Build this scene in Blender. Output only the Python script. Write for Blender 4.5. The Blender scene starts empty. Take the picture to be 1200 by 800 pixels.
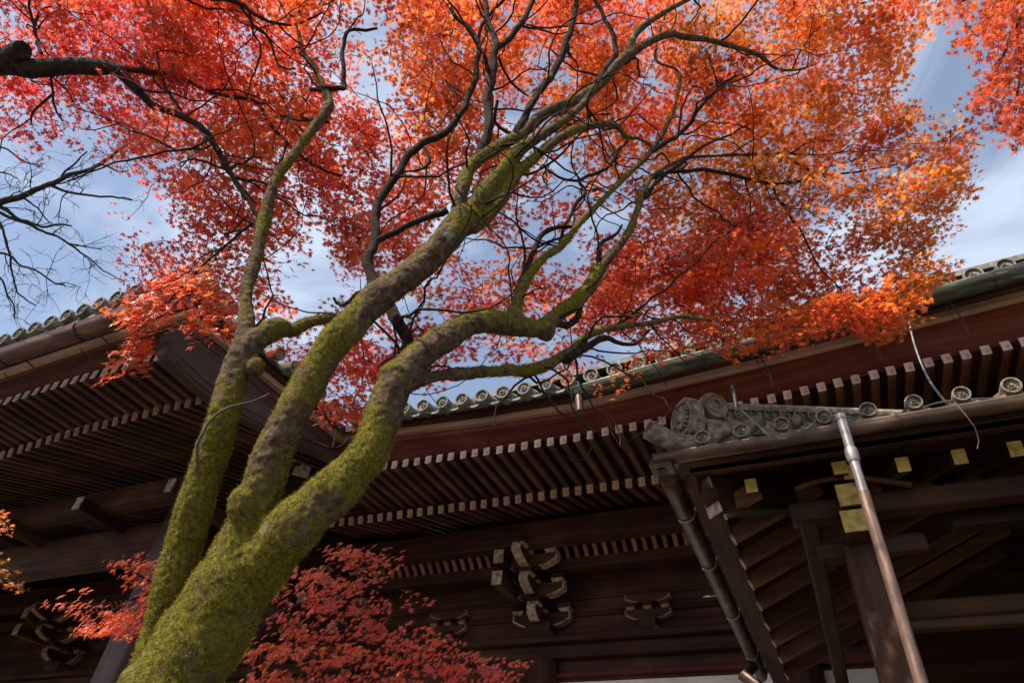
import bpy, bmesh, math, random
import numpy as np
from mathutils import Vector, Matrix, noise

random.seed(7)
rng = np.random.default_rng(11)
scene = bpy.context.scene
COL = scene.collection
R_ = math.radians

# ------------------------------------------------------------------ camera
HC = 1.6                                                     # eye height
AX = np.array([[0.91642786, 0.21819711, 0.33548471],
               [0.39406353, -0.63823068, -0.66134373],
               [0.06981334, 0.73827611, -0.6708759]])         # world axes seen from the camera
FPX = 768.77                                                  # focal length in photo pixels (1200 wide)
cam_d = bpy.data.cameras.new("camera")
cam = bpy.data.objects.new("camera", cam_d)
COL.objects.link(cam)
m = Matrix.Identity(4)
for i in range(3):
    for j in range(3):
        m[i][j] = AX[i, j]
m[2][3] = HC
cam.matrix_world = m
cam_d.sensor_width = 36.0
cam_d.lens = 36.0 * FPX / 1200.0
cam_d.clip_start = 0.05
cam_d.clip_end = 3000.0
scene.camera = cam

# ------------------------------------------------------------------ light
SUN_EL, SUN_AZ = 50.0, 204.0                                  # azimuth clockwise from +Y
scene.world = bpy.data.worlds.new("World")
scene.world.use_nodes = True
wn, wl = scene.world.node_tree.nodes, scene.world.node_tree.links
wn.clear()
wout = wn.new('ShaderNodeOutputWorld')
bg = wn.new('ShaderNodeBackground')
sky = wn.new('ShaderNodeTexSky')
sky.sky_type = 'NISHITA'
sky.sun_disc = False
sky.sun_elevation = R_(SUN_EL)
sky.sun_rotation = R_(SUN_AZ)
sky.air_density = 1.0
sky.dust_density = 1.5
sky.ozone_density = 1.2
tc = wn.new('ShaderNodeTexCoord')
mp = wn.new('ShaderNodeMapping')
mp.inputs['Scale'].default_value = (1.0, 1.0, 1.9)
mp.inputs['Location'].default_value = (0.35, 0.1, 0.25)
wl.new(tc.outputs['Generated'], mp.inputs['Vector'])
nz = wn.new('ShaderNodeTexNoise')
nz.inputs['Scale'].default_value = 3.0
nz.inputs['Detail'].default_value = 9.0
nz.inputs['Roughness'].default_value = 0.55
nz.inputs['Distortion'].default_value = 0.6
wl.new(mp.outputs['Vector'], nz.inputs['Vector'])
cr = wn.new('ShaderNodeValToRGB')
cr.color_ramp.elements[0].position = 0.44
cr.color_ramp.elements[0].color = (0.20, 0.20, 0.20, 1)
cr.color_ramp.elements[1].position = 0.62
cr.color_ramp.elements[1].color = (0.85, 0.85, 0.85, 1)
wl.new(nz.outputs['Fac'], cr.inputs['Fac'])
mx = wn.new('ShaderNodeMixRGB')
mx.inputs['Color2'].default_value = (3.9, 4.5, 5.4, 1)
wl.new(cr.outputs['Color'], mx.inputs['Fac'])
wl.new(sky.outputs['Color'], mx.inputs['Color1'])
wl.new(mx.outputs['Color'], bg.inputs['Color'])
bg.inputs['Strength'].default_value = 0.135
wl.new(bg.outputs['Background'], wout.inputs['Surface'])

sun_d = bpy.data.lights.new("sun", 'SUN')
sun_d.energy = 5.0
sun_d.angle = R_(0.53)
sun_d.color = (1.0, 0.90, 0.76)
sun = bpy.data.objects.new("sun", sun_d)
COL.objects.link(sun)
sdir = Vector((math.sin(R_(SUN_AZ)) * math.cos(R_(SUN_EL)), math.cos(R_(SUN_AZ)) * math.cos(R_(SUN_EL)), math.sin(R_(SUN_EL))))
sun.rotation_euler = sdir.to_track_quat('Z', 'Y').to_euler()
sun.location = (0, 0, 30)

scene.view_settings.view_transform = 'Standard'
scene.view_settings.look = 'None'
scene.view_settings.gamma = 1.0
scene.view_settings.exposure = 0.55
scene.view_settings.use_curve_mapping = False

# ------------------------------------------------------------------ helpers
def P(u, v, D):
    """world point seen at photo pixel (u, v) at depth D metres along the view axis"""
    c = np.array([(u - 600) / FPX, -(v - 400) / FPX, -1.0]) * D
    w = AX @ c
    return Vector((w[0], w[1], w[2] + HC))

def interp(x, xs, ys):
    return float(np.interp(x, xs, ys))

class MB:
    def __init__(s):
        s.v, s.f, s.sm = [], [], []
    def add(s, vs, fs, smooth=False):
        o = len(s.v)
        s.v.extend([tuple(p) for p in vs])
        s.f.extend([tuple(o + i for i in f) for f in fs])
        s.sm.extend([smooth] * len(fs))
        return s
    def hexa(s, p):          # p: 8 points, bottom 4 ccw then top 4
        return s.add(p, [(3, 2, 1, 0), (4, 5, 6, 7), (0, 1, 5, 4), (1, 2, 6, 5), (2, 3, 7, 6), (3, 0, 4, 7)])
    def box(s, x0, x1, y0, y1, z0, z1):
        return s.hexa([(x0, y0, z0), (x1, y0, z0), (x1, y1, z0), (x0, y1, z0), (x0, y0, z1), (x1, y0, z1), (x1, y1, z1), (x0, y1, z1)])
    def beam(s, a, b, w, h, up=(0, 0, 1)):      # a,b centre line of the beam
        a, b = Vector(a), Vector(b)
        d = (b - a).normalized()
        side = d.cross(Vector(up)).normalized()
        u = side.cross(d).normalized()
        q = []
        for e in (-1, 1):
            for p, sd in ((a, -1), (a, 1), (b, 1), (b, -1)):
                q.append(p + side * (sd * w / 2) + u * (e * h / 2))
        return s.hexa(q)
    def tube(s, pts, rad, n=10, cap=True, smooth=True):
        pts = [Vector(p) for p in pts]
        k = len(pts)
        if not hasattr(rad, '__len__'):
            rad = [rad] * k
        ref = None
        vs, fs = [], []
        for i, p in enumerate(pts):
            t = (pts[min(i + 1, k - 1)] - pts[max(i - 1, 0)])
            if t.length < 1e-9:
                t = Vector((0, 0, 1))
            t.normalize()
            if ref is None:
                ref = Vector((0, 0, 1)) if abs(t.z) < 0.9 else Vector((1, 0, 0))
                ref = (ref - t * ref.dot(t)).normalized()
            else:
                ref = (ref - t * ref.dot(t))
                if ref.length < 1e-6:
                    ref = t.orthogonal()
                ref.normalize()
            bt = t.cross(ref)
            for j in range(n):
                a = 2 * math.pi * j / n
                vs.append(p + (ref * math.cos(a) + bt * math.sin(a)) * rad[i])
        for i in range(k - 1):
            for j in range(n):
                j2 = (j + 1) % n
                fs.append((i * n + j, i * n + j2, (i + 1) * n + j2, (i + 1) * n + j))
        s.add(vs, fs, smooth)
        if cap:
            s.add([vs[j] for j in range(n)], [tuple(reversed(range(n)))])
            s.add([vs[(k - 1) * n + j] for j in range(n)], [tuple(range(n))])
        return s
    def sweep(s, path, prof, closed=True, caps=True, smooth=False):
        """path: list of (point, axis_a, axis_b); prof: list of (a, b)"""
        n = len(prof)
        vs, fs = [], []
        for p, a, b in path:
            for (pa, pb) in prof:
                vs.append(Vector(p) + Vector(a) * pa + Vector(b) * pb)
        lim = n if closed else n - 1
        for i in range(len(path) - 1):
            for j in range(lim):
                j2 = (j + 1) % n
                fs.append((i * n + j, i * n + j2, (i + 1) * n + j2, (i + 1) * n + j))
        if caps and closed:
            fs.append(tuple(reversed(range(n))))
            fs.append(tuple((len(path) - 1) * n + j for j in range(n)))
        return s.add(vs, fs, smooth)
    def build(s, name, mat, parent=None):
        me = bpy.data.meshes.new(name)
        me.from_pydata(s.v, [], s.f)
        me.polygons.foreach_set('use_smooth', s.sm)
        me.materials.append(mat)
        me.update()
        bm = bmesh.new(); bm.from_mesh(me)
        bmesh.ops.recalc_face_normals(bm, faces=bm.faces)
        bm.to_mesh(me); bm.free()
        o = bpy.data.objects.new(name, me)
        COL.objects.link(o)
        o.parent = parent
        return o

def bevel(o, w=0.008, seg=1):
    md = o.modifiers.new('bevel', 'BEVEL'); md.width = w; md.segments = seg; md.limit_method = 'ANGLE'
    return o

def tag(o, label, cat, group=None):
    o['label'] = label; o['category'] = cat
    if group: o['group'] = group
    return o

def thing(name, loc, label, cat, group=None):
    o = bpy.data.objects.new(name, None)
    COL.objects.link(o)
    o.empty_display_size = 0.3
    o.location = loc
    tag(o, label, cat, group)
    return o

def keep(root):
    """children were meshed in world space: keep them there under the moved empty"""
    inv = Matrix.Translation(root.location).inverted()
    for c in root.children:
        c.matrix_parent_inverse = inv

def catmull(pts, step=0.06):
    """pts: list of (Vector, radius) -> resampled"""
    out = []
    n = len(pts)
    for i in range(n - 1):
        p0 = pts[max(i - 1, 0)]; p1 = pts[i]; p2 = pts[i + 1]; p3 = pts[min(i + 2, n - 1)]
        L = (p2[0] - p1[0]).length
        k = max(2, int(L / step))
        for j in range(k):
            t = j / k
            a = -0.5 * t**3 + t**2 - 0.5 * t
            b = 1.5 * t**3 - 2.5 * t**2 + 1
            c = -1.5 * t**3 + 2 * t**2 + 0.5 * t
            d = 0.5 * t**3 - 0.5 * t**2
            out.append((p0[0] * a + p1[0] * b + p2[0] * c + p3[0] * d, p1[1] * (1 - t) + p2[1] * t))
    out.append(pts[-1])
    return out

# ------------------------------------------------------------------ materials
def mat_new(name):
    mt = bpy.data.materials.new(name)
    mt.use_nodes = True
    nt = mt.node_tree
    b = nt.nodes['Principled BSDF']
    return mt, nt.nodes, nt.links, b

def ramp(nodes, stops):
    r = nodes.new('ShaderNodeValToRGB')
    e = r.color_ramp.elements
    e[0].position, e[0].color = stops[0][0], (*stops[0][1], 1)
    e[1].position, e[1].color = stops[-1][0], (*stops[-1][1], 1)
    for p, c in stops[1:-1]:
        x = e.new(p); x.color = (*c, 1)
    return r

def wood(name, cols, axis='X', rough=0.62, scale=2.2, bump=0.35):
    mt, N, L, b = mat_new(name)
    t = N.new('ShaderNodeTexCoord')
    mpn = N.new('ShaderNodeMapping')
    sc = {'X': (0.35, 6, 6), 'Y': (6, 0.35, 6), 'Z': (6, 6, 0.35)}[axis]
    mpn.inputs['Scale'].default_value = sc
    L.new(t.outputs['Object'], mpn.inputs['Vector'])
    n1 = N.new('ShaderNodeTexNoise'); n1.inputs['Scale'].default_value = scale; n1.inputs['Detail'].default_value = 8; n1.inputs['Roughness'].default_value = 0.65
    L.new(mpn.outputs['Vector'], n1.inputs['Vector'])
    n2 = N.new('ShaderNodeTexNoise'); n2.inputs['Scale'].default_value = 1.3; n2.inputs['Detail'].default_value = 4
    L.new(t.outputs['Object'], n2.inputs['Vector'])
    mixf = N.new('ShaderNodeMath'); mixf.operation = 'MULTIPLY_ADD'; mixf.inputs[1].default_value = 0.55; 
    L.new(n1.outputs['Fac'], mixf.inputs[0])
    m2 = N.new('ShaderNodeMath'); m2.operation = 'MULTIPLY'; m2.inputs[1].default_value = 0.45
    L.new(n2.outputs['Fac'], m2.inputs[0]); L.new(m2.outputs[0], mixf.inputs[2])
    r = ramp(N, [(0.32, cols[0]), (0.5, cols[1]), (0.68, cols[2])])
    L.new(mixf.outputs[0], r.inputs['Fac'])
    oi = N.new('ShaderNodeObjectInfo')
    hv = N.new('ShaderNodeHueSaturation')
    mr = N.new('ShaderNodeMapRange'); mr.inputs['To Min'].default_value = 0.6; mr.inputs['To Max'].default_value = 1.45
    L.new(oi.outputs['Random'], mr.inputs['Value']); L.new(mr.outputs['Result'], hv.inputs['Value'])
    L.new(r.outputs['Color'], hv.inputs['Color']); L.new(hv.outputs['Color'], b.inputs['Base Color'])
    b.inputs['Roughness'].default_value = rough
    b.inputs['Specular IOR Level'].default_value = 0.18
    bp = N.new('ShaderNodeBump'); bp.inputs['Strength'].default_value = bump; bp.inputs['Distance'].default_value = 0.01
    L.new(n1.outputs['Fac'], bp.inputs['Height']); L.new(bp.outputs['Normal'], b.inputs['Normal'])
    return mt

def mottled(name, cols, scale=6, rough=0.7, metal=0.0, bump=0.3, dist=0.01, detail=8, stretch=(1, 1, 1), positions=(0.35, 0.5, 0.66)):
    mt, N, L, b = mat_new(name)
    t = N.new('ShaderNodeTexCoord')
    mpn = N.new('ShaderNodeMapping'); mpn.inputs['Scale'].default_value = stretch
    L.new(t.outputs['Object'], mpn.inputs['Vector'])
    n1 = N.new('ShaderNodeTexNoise'); n1.inputs['Scale'].default_value = scale; n1.inputs['Detail'].default_value = detail; n1.inputs['Roughness'].default_value = 0.6
    L.new(mpn.outputs['Vector'], n1.inputs['Vector'])
    r = ramp(N, list(zip(positions, cols)))
    L.new(n1.outputs['Fac'], r.inputs['Fac'])
    oi = N.new('ShaderNodeObjectInfo')
    hv = N.new('ShaderNodeHueSaturation')
    mr = N.new('ShaderNodeMapRange'); mr.inputs['To Min'].default_value = 0.85; mr.inputs['To Max'].default_value = 1.15
    L.new(oi.outputs['Random'], mr.inputs['Value']); L.new(mr.outputs['Result'], hv.inputs['Value'])
    L.new(r.outputs['Color'], hv.inputs['Color']); L.new(hv.outputs['Color'], b.inputs['Base Color'])
    b.inputs['Roughness'].default_value = rough
    b.inputs['Metallic'].default_value = metal
    bp = N.new('ShaderNodeBump'); bp.inputs['Strength'].default_value = bump; bp.inputs['Distance'].default_value = dist
    L.new(n1.outputs['Fac'], bp.inputs['Height']); L.new(bp.outputs['Normal'], b.inputs['Normal'])
    return mt

DK = ((0.016, 0.007, 0.0045), (0.046, 0.018, 0.012), (0.105, 0.045, 0.028))
RD = ((0.045, 0.012, 0.009), (0.095, 0.023, 0.016), (0.15, 0.045, 0.03))
TN = ((0.20, 0.12, 0.085), (0.36, 0.23, 0.165), (0.50, 0.34, 0.25))
W_DX = wood('dark_wood_x', DK, 'X'); W_DY = wood('dark_wood_y', DK, 'Y'); W_DZ = wood('dark_wood_z', DK, 'Z')
W_RX = wood('red_wood_x', RD, 'X'); W_TX = wood('tan_wood', TN, 'X', rough=0.7)
W_RAF = wood('rafter_wood', ((0.028, 0.012, 0.008), (0.075, 0.033, 0.022), (0.17, 0.08, 0.053)), 'Y')
W_RAFX = wood('rafter_wood_x', ((0.06, 0.026, 0.016), (0.12, 0.055, 0.034), (0.20, 0.10, 0.06)), 'X')
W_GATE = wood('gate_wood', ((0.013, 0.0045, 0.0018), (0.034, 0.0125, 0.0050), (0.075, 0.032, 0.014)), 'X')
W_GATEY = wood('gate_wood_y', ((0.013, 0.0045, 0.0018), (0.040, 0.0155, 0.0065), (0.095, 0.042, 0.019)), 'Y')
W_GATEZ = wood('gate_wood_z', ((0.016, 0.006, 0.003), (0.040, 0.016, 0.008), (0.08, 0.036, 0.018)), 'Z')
W_POST = wood('grey_post', ((0.06, 0.038, 0.036), (0.11, 0.07, 0.068), (0.17, 0.11, 0.105)), 'Z')
PAINT = mottled('cream_paint', ((0.14, 0.10, 0.07), (0.34, 0.26, 0.19), (0.50, 0.41, 0.31)), 14, 0.8, bump=0.2)
PINK = mottled('pale_pink_paint', ((0.28, 0.19, 0.15), (0.52, 0.39, 0.33), (0.70, 0.56, 0.49)), 14, 0.8, bump=0.2)
TAN2 = mottled('tan_paint', ((0.26, 0.17, 0.12), (0.40, 0.28, 0.20), (0.52, 0.38, 0.28)), 14, 0.8, bump=0.2)
BRN2 = mottled('brown_paint', ((0.15, 0.085, 0.06), (0.25, 0.15, 0.11), (0.36, 0.23, 0.17)), 14, 0.8, bump=0.2)
YEL = mottled('yellow_paint', ((0.22, 0.15, 0.035), (0.40, 0.29, 0.075), (0.50, 0.38, 0.12)), 14, 0.8, bump=0.2)
TILE = mottled('grey_tile', ((0.06, 0.06, 0.056), (0.14, 0.135, 0.12), (0.27, 0.255, 0.21)), 9, 0.75, bump=0.5)
TILEW = mottled('weathered_tile', ((0.085, 0.07, 0.05), (0.20, 0.17, 0.125), (0.36, 0.31, 0.22)), 16, 0.8, bump=0.5)
GREENCU = mottled('green_copper', ((0.022, 0.024, 0.018), (0.048, 0.055, 0.040), (0.22, 0.27, 0.18)), 5, 0.5, 0.35, bump=0.25, stretch=(0.6, 3, 3), positions=(0.38, 0.55, 0.74))
REDCU = mottled('brown_copper', ((0.06, 0.022, 0.018), (0.12, 0.046, 0.036), (0.21, 0.10, 0.075)), 4, 0.40, 0.4, bump=0.15, stretch=(0.6, 2, 2))
BRCU = mottled('dull_copper', ((0.045, 0.028, 0.02), (0.085, 0.053, 0.036), (0.17, 0.11, 0.078)), 4, 0.42, 0.5, bump=0.15, stretch=(0.6, 2, 2))
STEEL = mottled('pole_steel', ((0.13, 0.12, 0.12), (0.22, 0.20, 0.20), (0.33, 0.31, 0.30)), 12, 0.5, 0.5, bump=0.1, stretch=(3, 3, .5))
RUSTPIPE = mottled('copper_pipe', ((0.09, 0.052, 0.038), (0.16, 0.095, 0.07), (0.25, 0.16, 0.125)), 12, 0.5, 0.5, bump=0.1, stretch=(3, 3, .5))
STRAP = mottled('dark_iron', ((0.02, 0.02, 0.018), (0.05, 0.04, 0.035), (0.1, 0.08, 0.06)), 10, 0.6, 0.3)
PALEMETAL = mottled('pale_metal', ((0.16, 0.145, 0.11), (0.28, 0.25, 0.2), (0.42, 0.38, 0.31)), 10, 0.5, 0.3)
CABLE = mottled('white_cable', ((0.12, 0.13, 0.125), (0.20, 0.215, 0.205), (0.30, 0.32, 0.30)), 10, 0.6)
PLASTER = mottled('white_plaster', ((0.60, 0.56, 0.50), (0.72, 0.69, 0.63), (0.8, 0.77, 0.72)), 3, 0.85, bump=0.1)
GRAVEL = mottled('gravel', ((0.06, 0.05, 0.038), (0.11, 0.095, 0.07), (0.18, 0.16, 0.12)), 30, 0.9, bump=0.8, dist=0.02)
STONE = mottled('stone', ((0.2, 0.19, 0.17), (0.3, 0.29, 0.26), (0.4, 0.38, 0.35)), 8, 0.85)

def bark_mat(name, moss_amt, bark=((0.030, 0.018, 0.011), (0.105, 0.066, 0.040), (0.23, 0.155, 0.10)), lichen=True):
    mt, N, L, b = mat_new(name)
    t = N.new('ShaderNodeTexCoord')
    # bark: fine fissures
    nb = N.new('ShaderNodeTexNoise'); nb.inputs['Scale'].default_value = 26; nb.inputs['Detail'].default_value = 8; nb.inputs['Roughness'].default_value = 0.7
    L.new(t.outputs['Object'], nb.inputs['Vector'])
    rb = ramp(N, [(0.32, bark[0]), (0.5, bark[1]), (0.68, bark[2])])
    L.new(nb.outputs['Fac'], rb.inputs['Fac'])
    # moss colour
    nm = N.new('ShaderNodeTexNoise'); nm.inputs['Scale'].default_value = 55; nm.inputs['Detail'].default_value = 6; nm.inputs['Roughness'].default_value = 0.75
    L.new(t.outputs['Object'], nm.inputs['Vector'])
    rm = ramp(N, [(0.30, (0.035, 0.028, 0.007)), (0.46, (0.15, 0.125, 0.014)), (0.60, (0.29, 0.25, 0.024)), (0.75, (0.44, 0.38, 0.05))])
    L.new(nm.outputs['Fac'], rm.inputs['Fac'])
    # moss mask: large noise + facing up
    nl = N.new('ShaderNodeTexNoise'); nl.inputs['Scale'].default_value = 4.2; nl.inputs['Detail'].default_value = 7; nl.inputs['Roughness'].default_value = 0.68
    L.new(t.outputs['Object'], nl.inputs['Vector'])
    g = N.new('ShaderNodeNewGeometry')
    sx = N.new('ShaderNodeSeparateXYZ'); L.new(g.outputs['Normal'], sx.inputs[0])
    a = N.new('ShaderNodeMath'); a.operation = 'MULTIPLY_ADD'; a.inputs[1].default_value = 0.13
    L.new(sx.outputs['Z'], a.inputs[0]); L.new(nl.outputs['Fac'], a.inputs[2])
    mk = ramp(N, [(0.56 - moss_amt, (0, 0, 0)), (0.66 - moss_amt, (1, 1, 1))])
    L.new(a.outputs[0], mk.inputs['Fac'])
    if name == 'mossy_bark':
        am = N.new('ShaderNodeAttribute'); am.attribute_name = 'moss'
        mk = N.new('ShaderNodeMixRGB'); mk.blend_type = 'MULTIPLY'; mk.inputs['Fac'].default_value = 0.0
        L.new(am.outputs['Fac'], mk.inputs['Color1'])
    bn = N.new('ShaderNodeTexNoise'); bn.inputs['Scale'].default_value = 7; bn.inputs['Detail'].default_value = 6; bn.inputs['Roughness'].default_value = 0.7
    L.new(t.outputs['Object'], bn.inputs['Vector'])
    bnr = ramp(N, [(0.50, (0, 0, 0)), (0.64, (.8, .8, .8))])
    L.new(bn.outputs['Fac'], bnr.inputs['Fac'])
    bmx = N.new('ShaderNodeMixRGB'); bmx.inputs['Color2'].default_value = (0.10, 0.060, 0.020, 1)
    L.new(bnr.outputs['Color'], bmx.inputs['Fac']); L.new(rm.outputs['Color'], bmx.inputs['Color1'])
    rm = bmx
    mix = N.new('ShaderNodeMixRGB')
    L.new(mk.outputs['Color'], mix.inputs['Fac']); L.new(rb.outputs['Color'], mix.inputs['Color1']); L.new(rm.outputs['Color'], mix.inputs['Color2'])
    last = mix
    if lichen:
        v = N.new('ShaderNodeTexVoronoi'); v.inputs['Scale'].default_value = 3.4
        nd = N.new('ShaderNodeTexNoise'); nd.inputs['Scale'].default_value = 30; nd.inputs['Detail'].default_value = 4
        L.new(t.outputs['Object'], nd.inputs['Vector'])
        L.new(t.outputs['Object'], v.inputs['Vector'])
        ad = N.new('ShaderNodeMath'); ad.operation = 'MULTIPLY_ADD'; ad.inputs[1].default_value = 0.16
        L.new(nd.outputs['Fac'], ad.inputs[0]); L.new(v.outputs['Distance'], ad.inputs[2])
        rl = ramp(N, [(0.150, (1, 1, 1)), (0.185, (0, 0, 0))])
        L.new(ad.outputs[0], rl.inputs['Fac'])
        m2 = N.new('ShaderNodeMixRGB'); m2.inputs['Color2'].default_value = (0.36, 0.35, 0.29, 1)
        fm = N.new('ShaderNodeMath'); fm.operation = 'MULTIPLY'; fm.inputs[1].default_value = 0.55
        L.new(rl.outputs['Color'], fm.inputs[0])
        L.new(fm.outputs[0], m2.inputs['Fac']); L.new(mix.outputs['Color'], m2.inputs['Color1'])
        last = m2
    L.new(last.outputs['Color'], b.inputs['Base Color'])
    b.inputs['Roughness'].default_value = 0.9
    b.inputs['Specular IOR Level'].default_value = 0.2
    hm = N.new('ShaderNodeMixRGB')
    L.new(mk.outputs['Color'], hm.inputs['Fac']); L.new(nb.outputs['Fac'], hm.inputs['Color1']); L.new(nm.outputs['Fac'], hm.inputs['Color2'])
    bp = N.new('ShaderNodeBump'); bp.inputs['Strength'].default_value = 1.0; bp.inputs['Distance'].default_value = 0.032
    L.new(hm.outputs['Color'], bp.inputs['Height']); L.new(bp.outputs['Normal'], b.inputs['Normal'])
    return mt

BARK_MOSS = bark_mat('mossy_bark', 0.13)
BARK_BR = bark_mat('branch_bark', -0.05, ((0.010, 0.006, 0.005), (0.030, 0.019, 0.014), (0.07, 0.047, 0.033)), lichen=False)
BARK_DARK = bark_mat('dark_bark', -0.25, ((0.012, 0.008, 0.007), (0.034, 0.022, 0.018), (0.07, 0.048, 0.038)), lichen=False)
BARK_GREY = bark_mat('grey_bark', -0.3, ((0.02, 0.018, 0.02), (0.05, 0.045, 0.048), (0.09, 0.08, 0.08)), lichen=False)

def leaf_mat(name, transl=0.66, gain=1.0):
    mt = bpy.data.materials.new(name); mt.use_nodes = True
    N, L = mt.node_tree.nodes, mt.node_tree.links
    N.clear()
    out = N.new('ShaderNodeOutputMaterial')
    at = N.new('ShaderNodeAttribute'); at.attribute_name = 'leaf_tint'
    d = N.new('ShaderNodeBsdfDiffuse'); tr = N.new('ShaderNodeBsdfTranslucent'); gl = N.new('ShaderNodeBsdfGlossy')
    gl.inputs['Roughness'].default_value = 0.45
    gl.inputs['Color'].default_value = (1, 1, 1, 1)
    L.new(at.outputs['Color'], d.inputs['Color'])
    hs = N.new('ShaderNodeHueSaturation'); hs.inputs['Value'].default_value = 1.4 * gain; hs.inputs['Saturation'].default_value = 1.02
    L.new(at.outputs['Color'], hs.inputs['Color']); L.new(hs.outputs['Color'], tr.inputs['Color'])
    m1 = N.new('ShaderNodeMixShader'); m1.inputs[0].default_value = transl
    L.new(d.outputs[0], m1.inputs[1]); L.new(tr.outputs[0], m1.inputs[2])
    m2 = N.new('ShaderNodeMixShader'); m2.inputs[0].default_value = 0.04
    L.new(m1.outputs[0], m2.inputs[1]); L.new(gl.outputs[0], m2.inputs[2])
    L.new(m2.outputs[0], out.inputs['Surface'])
    return mt
LEAF = leaf_mat('maple_leaf')

# ------------------------------------------------------------------ ground
g = MB()
gs = [-400, -150, -60, -20, -8, 0, 8, 20, 60, 150, 400]
for i in range(10):
    for j in range(10):
        g.add([(gs[i], gs[j], 0), (gs[i + 1], gs[j], 0), (gs[i + 1], gs[j + 1], 0), (gs[i], gs[j + 1], 0)], [(0, 1, 2, 3)])
go = g.build('ground', GRAVEL); go['kind'] = 'structure'

# ================================================================== TEMPLE HALL
hall = thing('temple_hall', (-3.0, 10.6, 0), 'large dark timber temple hall with grey tiled double-raftered eaves behind the mossy tree', 'temple')
SX = -6.15                                      # side eave of the projecting porch
YM, YF = 6.6, 3.28                              # main and porch tile lines
XR, XL = 7.5, -30.0
# level -> inset (front, side, main) and height (relative to eye) along each run
INS = dict(tile=(0, 0, 0), strip=(.32, .20, .25), r1=(.65, .60, .60), r2=(1.44, 1.6, 1.8))
def zmain(level, x):
    if level == 'tile':
        return interp(x, [-6.2, -4.9, -3.3, -2.3, -1.0, 0, 2.1, 2.8, 7.5], [5.81, 5.715, 5.63, 5.60, 5.645, 5.71, 5.85, 5.93, 6.5])
    if level == 'strip':
        return interp(x, [-6.4, -5.2, -3.9, -2.5, -.94, .8, 2.9, 7.5], [5.66, 5.56, 5.45, 5.39, 5.46, 5.56, 5.72, 6.3])
    if level == 'r1':
        return interp(x, [-6.8, -4.3, -3.5, -2.5, -.3, 1.44, 2.8, 7.5], [5.34, 5.24, 5.205, 5.185, 5.23, 5.335, 5.40, 5.95])
    return interp(x, [-7.8, -6.7, -4.2, -1.7, 3, 7.5], [5.2, 5.17, 5.12, 5.10, 5.15, 5.6])
def zfront(level, x):
    if level == 'tile':
        return interp(x, [-17, -9.5, -8.2, -6.9, -6.15], [5.50, 5.56, 5.63, 5.68, 5.72])
    if level == 'strip':
        return interp(x, [-17, -9.9, -7.7, -6.4], [5.34, 5.37, 5.44, 5.42])
    if level == 'r1':
        return interp(x, [-17, -10.1, -9.0, -6.75], [5.12, 5.17, 5.21, 5.20])
    return interp(x, [-17, -11, -9.6, -7.7], [4.92, 4.97, 5.09, 5.12])
def zside(level, y):
    i = INS[level]
    z0 = zfront(level, SX - i[1]); z1 = zmain(level, SX - i[1])
    t = (y - (YF + i[0])) / ((YM + i[2]) - (YF + i[0]))
    t = min(max(t, 0), 1)
    if level == 'tile':
        t = t ** 1.3
    return z0 + (z1 - z0) * t

def run_pts(level, run, step=0.35, d=None):
    """points (world) along one run of a level, mitred at the corners; also the outward normal"""
    i = INS[level] if d is None else d
    pts = []
    if run == 'front':
        xs = np.linspace(XL, -6.40 if level in ('r1', 'r2') else SX - i[1], 34); return [Vector((x, YF + i[0], zfront(level, x) + HC)) for x in xs], Vector((0, -1, 0))
    if run == 'side':
        ys = np.linspace(YF + i[0], YM + i[2], 16); return [Vector((SX - i[1], y, zside(level, y) + HC)) for y in ys], Vector((1, 0, 0))
    xs = np.linspace(max(SX - i[1], -8.0), XR, 40); return [Vector((x, YM + i[2], zmain(level, x) + HC)) for x in xs], Vector((0, -1, 0))

RUNS = ('front', 'side', 'main')
def loft(name, mat, la, da, dza, lb, db, dzb, parent=hall, thick=None, runs=('front', 'main')):
    for rn in runs: loft1(name, mat, la, da, dza, lb, db, dzb, parent, thick, (rn,))
def loft1(name, mat, la, da, dza, lb, db, dzb, parent, thick, runs):
    """one sheet between level a (extra inset da, dz) and level b, for all three runs in one mesh"""
    mb = MB()
    for run in runs:
        ia = [k + da for k in INS[la]]; ib = [k + db for k in INS[lb]]
        A, _ = run_pts(la, run, d=ia); B, _ = run_pts(lb, run, d=ib)
        A = [p + Vector((0, 0, dza)) for p in A]; B = [p + Vector((0, 0, dzb)) for p in B]
        n = len(A)
        T = Vector((0, 0, thick or 0.03))
        vs = A + B + [p + T for p in A] + [p + T for p in B]
        fs = []
        for k in range(n - 1):
            fs += [(k, k + 1, n + k + 1, n + k), (2 * n + k, 3 * n + k, 3 * n + k + 1, 2 * n + k + 1), (k, 2 * n + k, 2 * n + k + 1, k + 1), (n + k, n + k + 1, 3 * n + k + 1, 3 * n + k)]
        mb.add(vs, fs)
    return mb.build(name, mat, parent)

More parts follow.
